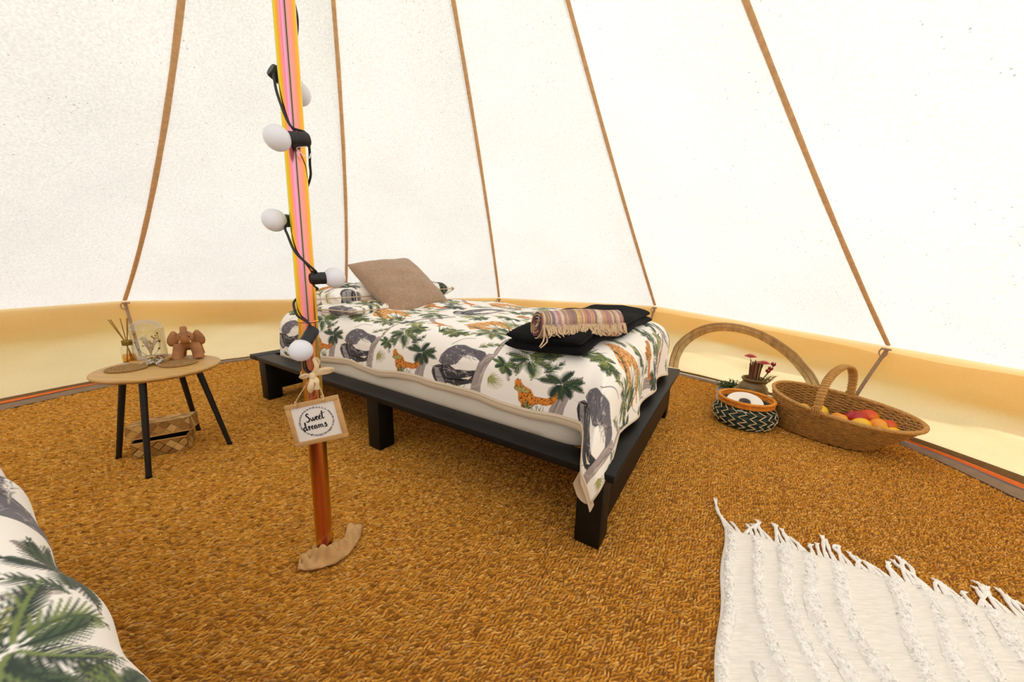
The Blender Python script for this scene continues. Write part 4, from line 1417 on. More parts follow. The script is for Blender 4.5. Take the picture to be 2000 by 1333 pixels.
# ------------------------------------------------------------------ side table and what stands on it
TC = np.array([-1.354, 1.291, 0]); TZ = .370; TR_ = .182
def build_table():
    o = thing('side_table', 'round pale oak side table on four splayed black legs at the left', 'table', tuple(TC))
    V, F = lathe([(0, TZ - .016), (TR_ - .012, TZ - .016), (TR_ - .003, TZ - .011), (TR_, TZ - .006), (TR_ - .0015, TZ - .001), (TR_ - .004, TZ), (0, TZ)], 72)
    me = new_mesh('table_top', V, F, M_oak); me.set_sharp_from_angle(angle=math.radians(35))
    link('table_top', me, o)
    for fx, fy in ((-1.543, 1.250), (-1.301, 1.130), (-1.206, 1.379), (-1.448, 1.500)):
        ft = np.array([fx, fy, 0]) - TC
        tp = ft * .62; tp[2] = TZ - .016
        b = MB()
        b.tube([ft + np.array([0, 0, .004]), ft * .81 + tp * .19 * 1.0 + 0, tp], [.0088, .0100, .0112], 12) if False else b.tube([ft, ft * .5 + tp * .5, tp], [.0085, .0098, .0110], 12)
        lg = b.build('leg', M_blackmetal, o)
        f = MB(); f.lathe([(0, 0), (.0092, 0), (.0096, .004), (.0088, .008), (0, .008)], 12, ft)
        f.build('foot_cap', M_black, lg)
    b = MB(); b.box((0, 0, TZ - .0185), (.21, .026, .005)); b.box((0, 0, TZ - .0186), (.026, .21, .005))
    b.build('under_brace', M_blackmetal, o)
build_table()
def tpt(x, y, z=0): return (TC[0] + x, TC[1] + y, TZ + z)

def reed_diffuser():
    c = np.array(tpt(-.136, .024, .0006))
    o = thing('reed_diffuser', 'square glass reed diffuser with amber oil on the oak side table', 'diffuser', tuple(c), .75)
    def sq(prof, n=28, k=.28):
        A = np.linspace(0, 2 * np.pi, n, endpoint=False)
        V = []
        for r, z in prof:
            V.append(np.stack([r * np.sign(np.cos(A)) * abs(np.cos(A)) ** k, r * np.sign(np.sin(A)) * abs(np.sin(A)) ** k, np.full(n, z)], -1))
        V = np.vstack(V); F = []
        for i in range(len(prof) - 1):
            for j in range(n): F.append((i * n + j, i * n + (j + 1) % n, (i + 1) * n + (j + 1) % n, (i + 1) * n + j))
        F.append(tuple(range(n))[::-1]); F.append(tuple((len(prof) - 1) * n + j for j in range(n)))
        return V, F
    V, F = sq([(.0185, 0), (.0200, .002), (.0200, .008)])
    link('glass_base', new_mesh('glass_base', V, F, M_whiteglass), o)
    V, F = sq([(.0202, .008), (.0202, .062), (.0185, .068), (.012, .073), (.0115, .076)])
    link('glass_bottle', new_mesh('glass_bottle', V, F, M_glass), o)
    V, F = sq([(.0172, .010), (.0178, .012), (.0178, .036), (.017, .037)])
    link('scent_oil', new_mesh('scent_oil', V, F, M_amber), o)
    V, F = lathe([(.0115, .074), (.0145, .0745), (.0150, .077), (.0145, .080), (.0150, .083), (.0150, .092), (.0140, .094), (.006, .094)], 24)
    link('collar', new_mesh('collar', V, F, M_collar), o)
    for x, y, bx_, by_ in ((-.034, -.010, .010, .006), (-.006, .012, .003, -.010), (.012, .006, -.008, -.006), (.015, .001, -.010, .005), (-.028, -.012, .008, -.008)):
        b = MB(); b.tube([np.array([bx_, by_, .010]), np.array([x * .12, y * .12, .088]), np.array([x, y, .178])], .0016, 6)
        b.build('reed', M_reed, o)
M_whiteglass = mat('thick white glass base', '#E8E2D8', .2, trans=.3)
reed_diffuser()

def cloche():
    c = np.array(tpt(-.098, .068, .0006))
    o = thing('glass_cloche', 'clear glass dome on a pale wooden disc on the side table', 'cloche', tuple(c))
    V, F = lathe([(0, 0), (.063, 0), (.067, .003), (.067, .010), (.064, .014), (0, .014)], 48)
    me = new_mesh('wooden_base', V, F, M_cork); me.set_sharp_from_angle(angle=math.radians(40)); link('wooden_base', me, o)
    R = .0500; H = .168
    out = [(R + .002, .0145), (R, .017), (R, H - R * .78)] + [(R * math.cos(t), H - R * .78 + R * .78 * math.sin(t)) for t in np.linspace(.1, math.pi / 2, 14)]
    out[-1] = (0, H)
    V, F = lathe(out + [(max(r - .0016, 0), z - .0016 * (z / H)) for r, z in out[::-1]], 56)
    link('glass_dome', new_mesh('glass_dome', V, F, M_glass), o)
    # dried arrangement standing inside
    d = thing('dried_flowers', 'dried cream grasses and feathers standing inside the glass dome', 'dried flowers', tuple(c + np.array([0, 0, .0146])))
    g = np.random.default_rng(8)
    b = MB(); b.lathe([(0, 0), (.018, 0), (.016, .006), (.006, .010), (0, .011)], 16); b.build('moss_base', M_drytan, d)
    for k in range(11):
        a = 2 * math.pi * k / 11; l = g.uniform(.055, .095); sp = g.uniform(.012, .032)
        P = smooth_path([(0, 0, .006), (sp * .35 * math.cos(a), sp * .35 * math.sin(a), l * .55), (sp * math.cos(a), sp * math.sin(a), l)], 10)
        b = MB(); b.tube(P, .0007, 5); st = b.build('stem', M_drytan, d)
        f = MB()
        if k % 3 == 0:
            for q in range(14):
                z = .35 + .65 * q / 13; p = P[int(z * 9)]
                for sg in (-1, 1):
                    e = p + np.array([math.cos(a + 1.4 * sg) * .010, math.sin(a + 1.4 * sg) * .010, .010])
                    f.tube([p, (p + e) / 2 + np.array([0, 0, .001]), e], [.0013, .001, .0003], 4)
        else:
            for q in range(6):
                p = P[-1] + g.normal(0, .0035, 3); f.ball(p, g.uniform(.0022, .0042), 7, 5)
        f.build('plume' if k % 3 == 0 else 'flower_head', M_feather if k % 3 == 0 else (M_cream if k % 2 else M_gold), d)
    # two twisted lights wires up the side
    for q in ((-.034, -.018), (.030, .012)):
        b = MB(); P = smooth_path([(q[0] * .3, q[1] * .3, .008), (q[0], q[1], .045), (q[0] * .9, q[1] * 1.1, .098)], 14)
        b.tube(P, .0008, 5)
        for k in (5, 9, 13): b.ball(P[k], .0035, 8, 6)
        b.build('twig', M_dry, d)
cloche()

def elephant():
    c = np.array(tpt(.006, .122, .0))
    o = thing('elephant_figurine', 'carved brown wooden elephant with raised trunk on the side table', 'figurine', tuple(c), math.radians(-53))
    # local +x is the way it faces
    mb = MB()
    def limb(p, r): mb.tube(smooth_path(p, 14), np.interp(np.linspace(0, 1, 14), np.linspace(0, 1, len(r)), r), 12)
    mb.ball((-.022, 0, .066), (.045, .033, .034), 18, 12)
    mb.ball((-.045, .0, .062), (.028, .030, .032), 16, 10)
    mb.ball((.012, 0, .076), (.026, .027, .030), 16, 10)
    mb.ball((.030, 0, .094), (.025, .027, .028), 16, 10)                     # head
    mb.ball((.034, 0, .106), (.016, .019, .016), 14, 8)
    limb([(.046, 0, .090), (.060, 0, .088), (.066, 0, .104), (.060, 0, .124), (.050, 0, .140)], [.018, .0145, .0125, .0115, .0115])   # trunk up
    mb.ball((.041, 0, .080), (.012, .012, .008), 10, 7)
    limb([(.014, .022, .066), (.024, .028, .034), (.030, .032, .004)], [.020, .0180, .0195])
    limb([(.014, -.022, .066), (.020, -.030, .034), (.024, -.036, .004)], [.020, .0180, .0195])
    limb([(-.052, .020, .060), (-.058, .026, .032), (-.058, .030, .004)], [.020, .016, .0165])
    limb([(-.052, -.020, .060), (-.060, -.026, .032), (-.064, -.032, .004)], [.020, .016, .0165])
    limb([(-.070, 0, .070), (-.080, 0, .055), (-.080, .003, .034)], [.005, .004, .003])
    V = np.vstack(mb.V)
    V[:, 0] *= .92
    me = new_mesh('body', V, mb.F, M_carved)
    body = link('body', me, o)
    rm = body.modifiers.new('union', 'REMESH'); rm.mode = 'VOXEL'; rm.voxel_size = .0024; rm.use_smooth_shade = True
    sm_ = body.modifiers.new('soften', 'SMOOTH'); sm_.factor = .5; sm_.iterations = 4
    for sg in (1, -1):
        n = 20
        A = np.linspace(0, 2 * np.pi, n, endpoint=False)
        r = 1 + .16 * np.cos(2 * A + .6) - .12 * np.sin(3 * A)
        rim = np.stack([-.004 + .006 * np.cos(A), sg * (.021 + .028 * (1 + np.cos(A) * r) * .60), .088 + .033 * np.sin(A) * r], -1)
        rim[:, 0] += -.010 * (1 + np.cos(A)) * .6 + .022
        cen = rim.mean(0) + np.array([.004, 0, 0])
        Vv = np.vstack([rim, (rim + cen) / 2 + np.array([.0025, 0, 0]), cen[None]])
        Fq = [(k, (k + 1) % n, n + (k + 1) % n, n + k) for k in range(n)] + [(n + k, n + (k + 1) % n, 2 * n) for k in range(n)]
        e = link('ear', new_mesh('ear', Vv, Fq, M_carved), o)
        md = e.modifiers.new('thickness', 'SOLIDIFY'); md.thickness = .006; md.offset = 0
        t = MB(); t.tube(smooth_path([(.046, sg * .012, .086), (.058, sg * .017, .079), (.068, sg * .018, .083)], 8), [.0035, .0033, .003, .0027, .0024, .002, .0015, .0006], 8)
        t.build('tusk', M_cream, o)
        t = MB(); t.ball((.049, sg * .014, .100), .0026, 8, 6); t.build('eye', M_black, o)
elephant()

def coaster(label, c, seed):
    o = thing('woven_coaster', label, 'coaster', tuple(c), seed * .7, 'braided coasters on the side table')
    b = MB(); b.lathe([(0, 0), (.054, 0), (.054, .0035), (0, .0035)], 40); b.build('coaster_base', M_sea, o)
    for j, r in enumerate((.006, .0155, .025, .0345, .044, .0525)):
        n = max(10, int(r * 900))
        t = np.linspace(0, 2 * np.pi, n * 2, endpoint=False)
        q = max(6, round(2 * np.pi * r / .0105))
        b = MB()
        for ph in (0, math.pi):
            P = np.stack([(r + .0026 * np.sin(q * t + ph)) * np.cos(t), (r + .0026 * np.sin(q * t + ph)) * np.sin(t), .0042 + .0014 * np.cos(q * t + ph) + 0 * t], -1)
            b.tube(P, .0031, 6, closed=True)
        b.build('braid_ring', M_sea, o)
coaster('braided seagrass coaster on the table edge before the glass diffuser', tpt(-.076, -.046, .0004), 1)
coaster('braided seagrass coaster on the table below the carved elephant', tpt(.040, .036, .0004), 2)

def garland():
    c = np.array(tpt(-.046, .022, .0008)); g = np.random.default_rng(6)
    o = thing('seed_pod_garland', 'small heap of silver and gold dried pods on the table before the dome', 'dried pods', tuple(c))
    P = []
    for k in range(9):
        P.append((g.normal(0, .016), g.normal(0, .012), .004 + .012 * (k % 3) / 2))
    b = MB(); b.tube(smooth_path(P, 70), .0012, 6); b.build('garland_wire', M_dry, o)
    for k in range(38):
        a = g.uniform(0, 2 * math.pi); r = .032 * math.sqrt(g.random()) 
        z = .0055 + max(0, .030 - r * .70) * g.random()
        p = np.array([r * math.cos(a) * 1.15, r * math.sin(a) * .8, z]); R = np.array(Matrix.Rotation(g.uniform(0, 3), 3, 'Z') @ Matrix.Rotation(g.uniform(-.9, .9), 3, 'X'))
        b = MB()
        if k % 3 == 0:
            for q in range(5):
                A = 2 * math.pi * q / 5
                e = R @ np.array([.0095 * math.cos(A), .0095 * math.sin(A), .003]); m = R @ np.array([.004 * math.cos(A), .004 * math.sin(A), .003])
                b.tube([p, p + m, p + e], [.0018, .0032, .0006], 6)
            b.build('star_pod', M_gold if k % 4 == 3 else M_silver, o)
        else:
            b.ball(p, (.0052, .0044, .0044), 9, 6, rot=R)
            b.ball(p + R @ np.array([.0052, 0, 0]), .0018, 6, 5)
            b.build('seed_pod', (M_silver, M_gold, M_silver, M_feather, M_silver)[k % 5], o)
    for k in range(2):
        t = np.linspace(0, 5.0, 20); rr = .012
        b = MB(); b.tube(np.stack([.016 + rr * np.cos(t + k), .016 + rr * np.sin(t + k) * .6, .020 + .010 * np.sin(t * .5 + k)], -1), .0016, 6)
        b.build('curled_twig', M_dry, o)
garland()

# woven palm leaf box under the table with its lid pushed askew
def leaf_panel(mb_col, O, ex, ey, w, h, nx, ny, base, seed, dep=.0016):
    """plaited panel: diagonal squares laid as separate raised strips; returns verts, faces, colours"""
    g = np.random.default_rng(seed)
    V, F, Cc = [], [], []
    n = np.cross(ex, ey); n /= np.linalg.norm(n)
    pal = [lin(x) for x in ('#CC9C4E', '#B07E36', '#DCB066', '#A07030', '#C08C42')]
    s = w / nx
    def clip(P):
        for ax_, lim, sg in ((0, 0, 1), (0, w, -1), (1, 0, 1), (1, h, -1)):
            Q = []
            for i in range(len(P)):
                a, b2 = P[i], P[(i + 1) % len(P)]
                da, db = (a[ax_] - lim) * sg, (b2[ax_] - lim) * sg
                if da >= 0: Q.append(a)
                if da * db < 0: Q.append(a + (b2 - a) * da / (da - db))
            P = Q
            if not P: break
        return P
    hs = s / math.sqrt(2)
    for i in range(-1, int(w / hs) + 2):
        for j in range(-1, int(h / hs) + 2):
            if (i + j) % 2: continue
            c = np.array([i * hs, j * hs])
            long_ = (i // 1 + (j - i) // 2) % 2
            R = np.array([[.7071, -.7071], [.7071, .7071]])
            l, q = (s * .5, s * .465)
            P = clip([c + R @ (np.array(p) * np.array([l, q] if long_ else [q, l])) for p in ((-1, -1), (1, -1), (1, 1), (-1, 1))])
            if len(P) < 3: continue
            col_ = np.array(pal[g.integers(5)]) * g.uniform(.85, 1.1)
            zz = dep * (1.0 if long_ else .55)
            k0 = len(V); m = len(P); cn = sum(P) / m
            for p in P: V.append(O + ex * p[0] + ey * p[1])
            for p in P:
                p2 = cn + (p - cn) * .86
                V.append(O + ex * p2[0] + ey * p2[1] + n * zz)
            Cc += [col_ * .45] * m + [col_] * m
            for k in range(m): F.append((k0 + k, k0 + (k + 1) % m, k0 + m + (k + 1) % m, k0 + m + k))
            F.append(tuple(range(k0 + m, k0 + 2 * m)))
    return V, F, Cc
def leaf_box(name, label, c, R, w, d, h, seed, flare=.0, up=True):
    o = thing(name, label, 'basket' if 'cover' not in name else 'basket lid', tuple(c))
    pal0 = lin('#8E672F')
    def W(x, y, z): return R @ np.array([x, y, z])
    # inner shell (open on one side)
    b = MB()
    t = .003
    zc = h if up else 0
    for (cx, cy, sx, sy) in ((0, -d / 2 + t / 2, w, t), (0, d / 2 - t / 2, w, t), (-w / 2 + t / 2, 0, t, d), (w / 2 - t / 2, 0, t, d)):
        b.box(W(cx, cy, h / 2), (sx, sy, h - .001), R)
    b.box(W(0, 0, t / 2 if up else h - t / 2), (w - .002, d - .002, t), R)
    b.build('lining', M_dark if up else M_cork, o)
    sides = [((-w / 2, -d / 2), (1, 0), w), ((w / 2, -d / 2), (0, 1), d), ((w / 2, d / 2), (-1, 0), w), ((-w / 2, d / 2), (0, -1), d)]
    for k, (p0, dr, L) in enumerate(sides):
        V, F, Cc = leaf_panel(None, W(p0[0], p0[1], 0), W(dr[0], dr[1], 0), W(0, 0, 1), L, h, max(3, round(L / .026)), 4, None, seed + k)
        me = new_mesh('plaited_side', V, F, M_palmleaf, col=np.array(Cc), smooth=False)
        link('plaited_side', me, o)
    V, F, Cc = leaf_panel(None, W(-w / 2, -d / 2, h if not up else 0), W(1, 0, 0), W(0, 1, 0), w, d, max(3, round(w / .026)), 4, None, seed + 9)
    link('plaited_base' if up else 'plaited_top', new_mesh('plaited_top', V, F, M_palmleaf, col=np.array(Cc), smooth=False), o)
    zr = h if up else 0
    b = MB(); b.tube([W(x, y, zr) for x, y in ((-w / 2, -d / 2), (0, -d / 2 - .001), (w / 2, -d / 2), (w / 2, 0), (w / 2, d / 2), (0, d / 2), (-w / 2, d / 2), (-w / 2, 0))], .0028, 6, closed=True)
    b.build('bound_edge', M_cork, o)
    return o
Bz = math.atan2(1.321 - 1.235, -1.327 + 1.474)
def box_frame(yaw, roll=0, pitch=0):
    return np.array(Matrix.Rotation(yaw, 3, 'Z') @ Matrix.Rotation(pitch, 3, 'Y') @ Matrix.Rotation(roll, 3, 'X'))
leaf_box('palm_leaf_basket', 'plaited palm leaf box on the floor under the oak side table', (-1.432, 1.330, .001), box_frame(Bz), .165, .110, .062, 20)
leaf_box('palm_leaf_cover', 'plaited palm leaf lid tipped open on the box under the side table', (-1.4375, 1.3425, .072), box_frame(Bz + .02, -.16, -.03), .190, .128, .052, 40, up=False)

# ------------------------------------------------------------------ right hand group on the floor
def green_basket():
    c = np.array([1.243, 1.748, .001])
    o = thing('stitched_basket', 'round dark green basket with cream zigzag stitches and orange rim on the coir', 'basket', tuple(c))
    prof = lambda q: .102 + .034 * math.sin(math.pi * min(1, .12 + q * .80)) 
    nr = 6; hh = .112
    # thick coiled rows of seagrass
    for k in range(nr):
        z = .010 + k * (hh - .018) / (nr - 1) * 1.0
        r = prof(k / (nr - 1))
        t = np.linspace(0, 2 * np.pi, 160, endpoint=False)
        w = 1 + .03 * np.sin(t * 26 + k * math.pi)
        P = np.stack([r * w ** .3 * np.cos(t), r * w ** .3 * np.sin(t), z + 0 * t], -1)
        b = MB(); b.tube(P, .0105 * w, 8, closed=True); b.build('coil', M_green, o)
    # cream zigzag stitches running up over the coils
    nz = 20
    for k in range(nz):
        a0 = 2 * math.pi * k / nz
        P = []
        for q in range(7):
            f = q / 6; da = (.12 if q % 2 else -.12) * (1 + .15 * math.sin(k * 2.3 + q))
            r = prof(f) + .0112
            a = a0 + da
            P.append((r * math.cos(a), r * math.sin(a), .006 + f * (hh - .012)))
        P = np.array(P)
        fine = np.vstack([P[i] + (P[i + 1] - P[i]) * np.linspace(0, 1, 4, endpoint=False)[:, None] for i in range(len(P) - 1)] + [P[-1:]])
        b = MB(); b.tube(fine, .0025, 5); b.build('zigzag_stitch', M_cream, o)
    b = MB(); b.lathe([(0, .002), (.098, .002), (.098, .006), (0, .006)], 40); b.build('basket_base', M_green, o)
    # orange rim: three twined strands and a thick lip
    t = np.linspace(0, 2 * np.pi, 200, endpoint=False); r = .121
    for z, rr in ((.116, .0062), (.1245, .0062)):
        for ph in (0, math.pi):
            P = np.stack([(r + .003 * np.sin(24 * t + ph)) * np.cos(t), (r + .003 * np.sin(24 * t + ph)) * np.sin(t), z + .002 * np.cos(24 * t + ph)], -1)
            b = MB(); b.tube(P, rr * .72, 6, closed=True); b.build('twined_strand', M_orrim, o)
    P = np.stack([(r + .002) * np.cos(t), (r + .002) * np.sin(t), .138 + 0 * t], -1)
    b = MB(); b.tube(P, .0082 * (1 + .05 * np.sin(t * 40)), 8, closed=True); b.build('rim_lip', M_orrim, o)
    # paper roll standing inside, tipped to the camera
    rc = c + np.array([-.012, -.008, .046])
    R = np.array(Matrix.Rotation(math.radians(20), 3, Vector((.83, -.56, 0))))
    o2 = thing('paper_roll', 'large white paper roll lying in the green stitched basket', 'paper roll', tuple(rc))
    V, F = lathe([(.026, 0), (.080, 0), (.082, .003), (.082, .085), (.079, .089), (.030, .089), (.026, .086), (.026, 0)], 48, rot=R)
    me = new_mesh('paper', V, F[:-2], M_paper); me.set_sharp_from_angle(angle=math.radians(50)); link('paper', me, o2)
    V, F = lathe([(.0255, .002), (.0255, .0895), (.0235, .0895), (.0235, .002)], 32, rot=R)
    link('card_tube', new_mesh('card_tube', V, F[:-2], M_tube), o2)
    V, F = lathe([(0, .055), (.0235, .055)], 32, rot=R)
    return o
green_basket()

def wicker_basket():
    cx, cy, A_, B_, ph, z0, z1, z2, e_, z3 = 1.583, 1.584, .272, .150, -.945, .176, -.021, .004, .934, .021
    o = thing('wicker_basket', 'long oval brown wicker basket with arched handle holding fruit by the right wall', 'basket', (cx, cy, 0))
    ca, sa = math.cos(ph), math.sin(ph)
    ba, bb = .178, .098
    boff = np.array([-.050, -.012])
    def ring(q, th):
        """q 0 floor .. 1 rim"""
        c_, s_ = np.cos(th), np.sin(th)
        f = q ** .85
        a = ba + (A_ - ba) * f; b2 = bb + (B_ - bb) * f
        x = a * np.sign(c_) * abs(c_) ** e_ + boff[0] * (1 - q); y = b2 * np.sign(s_) * abs(s_) ** e_ + boff[1] * (1 - q)
        z = .006 + q * (z0 - .006 + z1 * c_ + z2 * np.cos(2 * th) + z3 * s_)
        return np.stack([x * ca - y * sa, x * sa + y * ca, z], -1)
    ns = 52
    th = np.linspace(0, 2 * np.pi, ns * 4, endpoint=False)
    nrow = 29
    b = MB()
    for k in range(nrow):
        q = (k + .5) / nrow
        P = ring(np.full(len(th), q), th)
        Pc = ring(np.full(len(th), q), np.roll(th, -1)); T = np.roll(P, -1, 0) - np.roll(P, 1, 0)
        N_ = np.stack([T[:, 1], -T[:, 0], 0 * T[:, 0]], -1); N_ /= np.linalg.norm(N_, axis=1)[:, None]
        wv = .0033 * np.sin(th * ns / 2 * 1.0 + math.pi * k) * 1.0
        P = P + N_ * wv[:, None]
        P[:, 2] += .0007 * np.sin(th * 9 + k * 1.7)
        b.tube(P, .0046 * (1 + .12 * math.sin(k * 2.3)), 5, closed=True)
    wv_ = b.build('woven_strands', M_wicker, o)
    wv_['kind'] = 'stuff'
    for k in range(ns):
        t = np.full(9, 2 * np.pi * (k + .5) / ns * 1.0)
        P = ring(np.linspace(0, 1, 9), t)
        b = MB(); b.tube(P, .0026, 6); b.build('stake', M_wickerd, o)
    # floor of the basket
    V = np.vstack([ring(np.full(60, .38), np.linspace(0, 2 * np.pi, 60, endpoint=False)), [[.6 * (boff[0] * ca - boff[1] * sa), .6 * (boff[0] * sa + boff[1] * ca), .068]]])
    link('basket_floor', new_mesh('basket_floor', V, [(k, (k + 1) % 60, 60) for k in range(60)], M_wickerd), o)
    # rolled braided rim
    t = np.linspace(0, 2 * np.pi, 320, endpoint=False)
    P0 = ring(np.full(320, 1.0), t)
    T = np.roll(P0, -1, 0) - np.roll(P0, 1, 0); T /= np.linalg.norm(T, axis=1)[:, None]
    N_ = np.stack([T[:, 1], -T[:, 0], 0 * T[:, 0]], -1); N_ /= np.linalg.norm(N_, axis=1)[:, None]
    Bn = np.cross(T, N_)
    for k in range(4):
        p2 = 30 * t + k * math.pi / 2
        P = P0 + N_ * (.0045 * np.cos(p2))[:, None] + Bn * (.0045 * np.sin(p2))[:, None]
        b = MB(); b.tube(P, .0048, 6, closed=True); b.build('rim_strand', M_rim, o)
    # flat wrapped handle arching across the middle
    hb = ring(np.array([1., 1.]), np.array([-math.pi * .555, math.pi * .50]))
    p0, p1 = hb
    d = (p1 - p0); d[2] = 0; L = np.linalg.norm(d); d /= L
    wd = np.array([-d[1], d[0], 0])
    K = []
    for s in np.linspace(0, 1, 70):
        a = math.pi * s
        x = .5 - .5 * math.cos(a); K.append(p0 * (1 - x) + p1 * x + np.array([0, 0, 1.]) * (.180 * math.sin(a) ** .62) - np.array([0, 0, .018]) * (abs(math.cos(a)) ** 8))
    K = np.array(K)
    b = MB(); b.tube(K, .0165, 12, flat=.42, up=None if False else np.array([0, 0, 1.0]) * 0 + np.cross(wd, d) * 0 + d) if False else None
    T = np.gradient(K, axis=0); T /= np.linalg.norm(T, axis=1)[:, None]
    V = []
    for i in range(len(K)):
        nn = np.cross(T[i], wd); nn /= np.linalg.norm(nn)
        A = np.linspace(0, 2 * np.pi, 12, endpoint=False)
        V.append(K[i] + np.outer(np.cos(A) * .0165, wd) + np.outer(np.sin(A) * .0068, nn))
    F = grid_faces(len(K), 12, True)
    link('handle_core', fast_mesh('handle_core', np.vstack(V), F, 4, M_rim), o)
    # wrapping strands
    nt_ = 44
    u = np.linspace(0, 1, nt_ * 14)
    idx = u * (len(K) - 1); i0 = np.clip(idx.astype(int), 0, len(K) - 2); f = (idx - i0)[:, None]
    C = K[i0] * (1 - f) + K[i0 + 1] * f; Tt = T[i0] * (1 - f) + T[i0 + 1] * f
    nn = np.cross(Tt, wd); nn /= np.linalg.norm(nn, axis=1)[:, None]
    a = u * nt_ * 2 * np.pi
    P = C + wd * (np.cos(a) * .0172)[:, None] + nn * (np.sin(a) * .0076)[:, None]
    b = MB(); b.tube(P, .0030, 5); b.build('handle_wrap', M_rim, o)
    for p, sg in ((p0, -1), (p1, 1)):
        b = MB()
        for k in range(5):
            x = (k - 2) * .0075
            b.tube(smooth_path([p + wd * x + d * (.010 * -1) + np.array([0, 0, .016]), p + wd * x * 1.2 + d * sg * .013 + np.array([0, 0, .004]), p + wd * x * .6 + d * sg * .004 - np.array([0, 0, .020])], 8), .0032, 5)
        b.build('handle_lashing', M_rim, o)
    def inside(x, y, z):
        return np.array([cx + x * ca - y * sa, cy + x * sa + y * ca, z])
    return inside
inside = wicker_basket()

def fruit(name, label, cat, c, r, m, axis=(0, 0, 1), kind='round', group=None):
    Z = np.asarray(axis, float); Z /= np.linalg.norm(Z)
    X = np.cross([.3, .9, .1], Z); X /= np.linalg.norm(X); R = np.stack([X, np.cross(Z, X), Z], 1)
    o = thing(name, label, cat, tuple(c), group=group)
    t = np.linspace(-math.pi / 2, math.pi / 2, 18)
    if kind == 'lemon':
        prof = [(r * math.cos(a) * (1 - .10 * abs(math.sin(a)) ** 6), r * (1.22 * math.sin(a) + .10 * np.sign(math.sin(a)) * abs(math.sin(a)) ** 14)) for a in t]
    elif kind == 'mango':
        prof = [(r * math.cos(a) * (1 + .10 * math.sin(a)), r * 1.38 * math.sin(a)) for a in t]
    else:
        prof = [(r * math.cos(a), r * .98 * math.sin(a) - r * .14 * max(0, math.sin(a)) ** 10) for a in t]
    prof[0] = (0, prof[0][1]); prof[-1] = (0, prof[-1][1])
    V, F = lathe(prof, 24)
    if kind == 'round':       # apricot crease
        an = np.arctan2(V[:, 1], V[:, 0]); V[:, :2] *= (1 - .055 * np.exp(-(an / .22) ** 2))[:, None]
    if kind == 'mango':
        V[:, 0] *= .86; V[:, 0] += .010 * (V[:, 2] / r) ** 2
    link('fruit_skin', new_mesh('skin', V @ R.T, F, m), o)
    e = prof[-1][1]
    b = MB(); b.tube([R @ np.array([0, 0, e - .002]), R @ np.array([0.0005, 0, e + .003])], [.0022, .0017], 6)
    b.build('stalk_end', M_stem, o)
# fruit on the raised basket floor
fruit('lemon', 'pale yellow lemon just showing over the basket rim left of the handle', 'fruit', inside(-.130, -.040, .112), .032, M_lemon, (1, .2, .1), 'lemon')
fruit('lemon', 'bright yellow lemon beside the left foot of the basket handle', 'fruit', inside(-.068, -.012, .118), .034, M_lemon, (.5, .9, .2), 'lemon')
fruit('apricot', 'orange apricot right of the handle foot in the wicker basket', 'fruit', inside(.012, -.052, .118), .033, M_apri2, (.3, .1, 1))
fruit('mango', 'dark crimson mango on top of the fruit in the wicker basket', 'fruit', inside(.060, -.004, .134), .037, M_mango, (.75, -.62, .12), 'mango')
fruit('apricot', 'red orange apricot behind the crimson mango', 'fruit', inside(.092, .062, .132), .037, M_apri, (.4, .5, .8))
fruit('lemon', 'yellow lemon half hidden by the front rim below the crimson mango', 'fruit', inside(.088, -.060, .122), .031, M_lemon, (.9, -.2, .2), 'lemon')
fruit('apricot', 'orange and yellow apricot at the right front of the fruit pile', 'fruit', inside(.138, -.016, .124), .035, M_apri2, (.6, -.6, .4))
fruit('apricot', 'reddish apricot behind the orange and yellow one at the pile end', 'fruit', inside(.160, .042, .118), .032, M_apri, (.1, .5, .8))
fruit('lemon', 'yellow lemon lowest at the right end of the fruit pile', 'fruit', inside(.186, -.030, .112), .028, M_lemon, (.9, .1, .1), 'lemon')


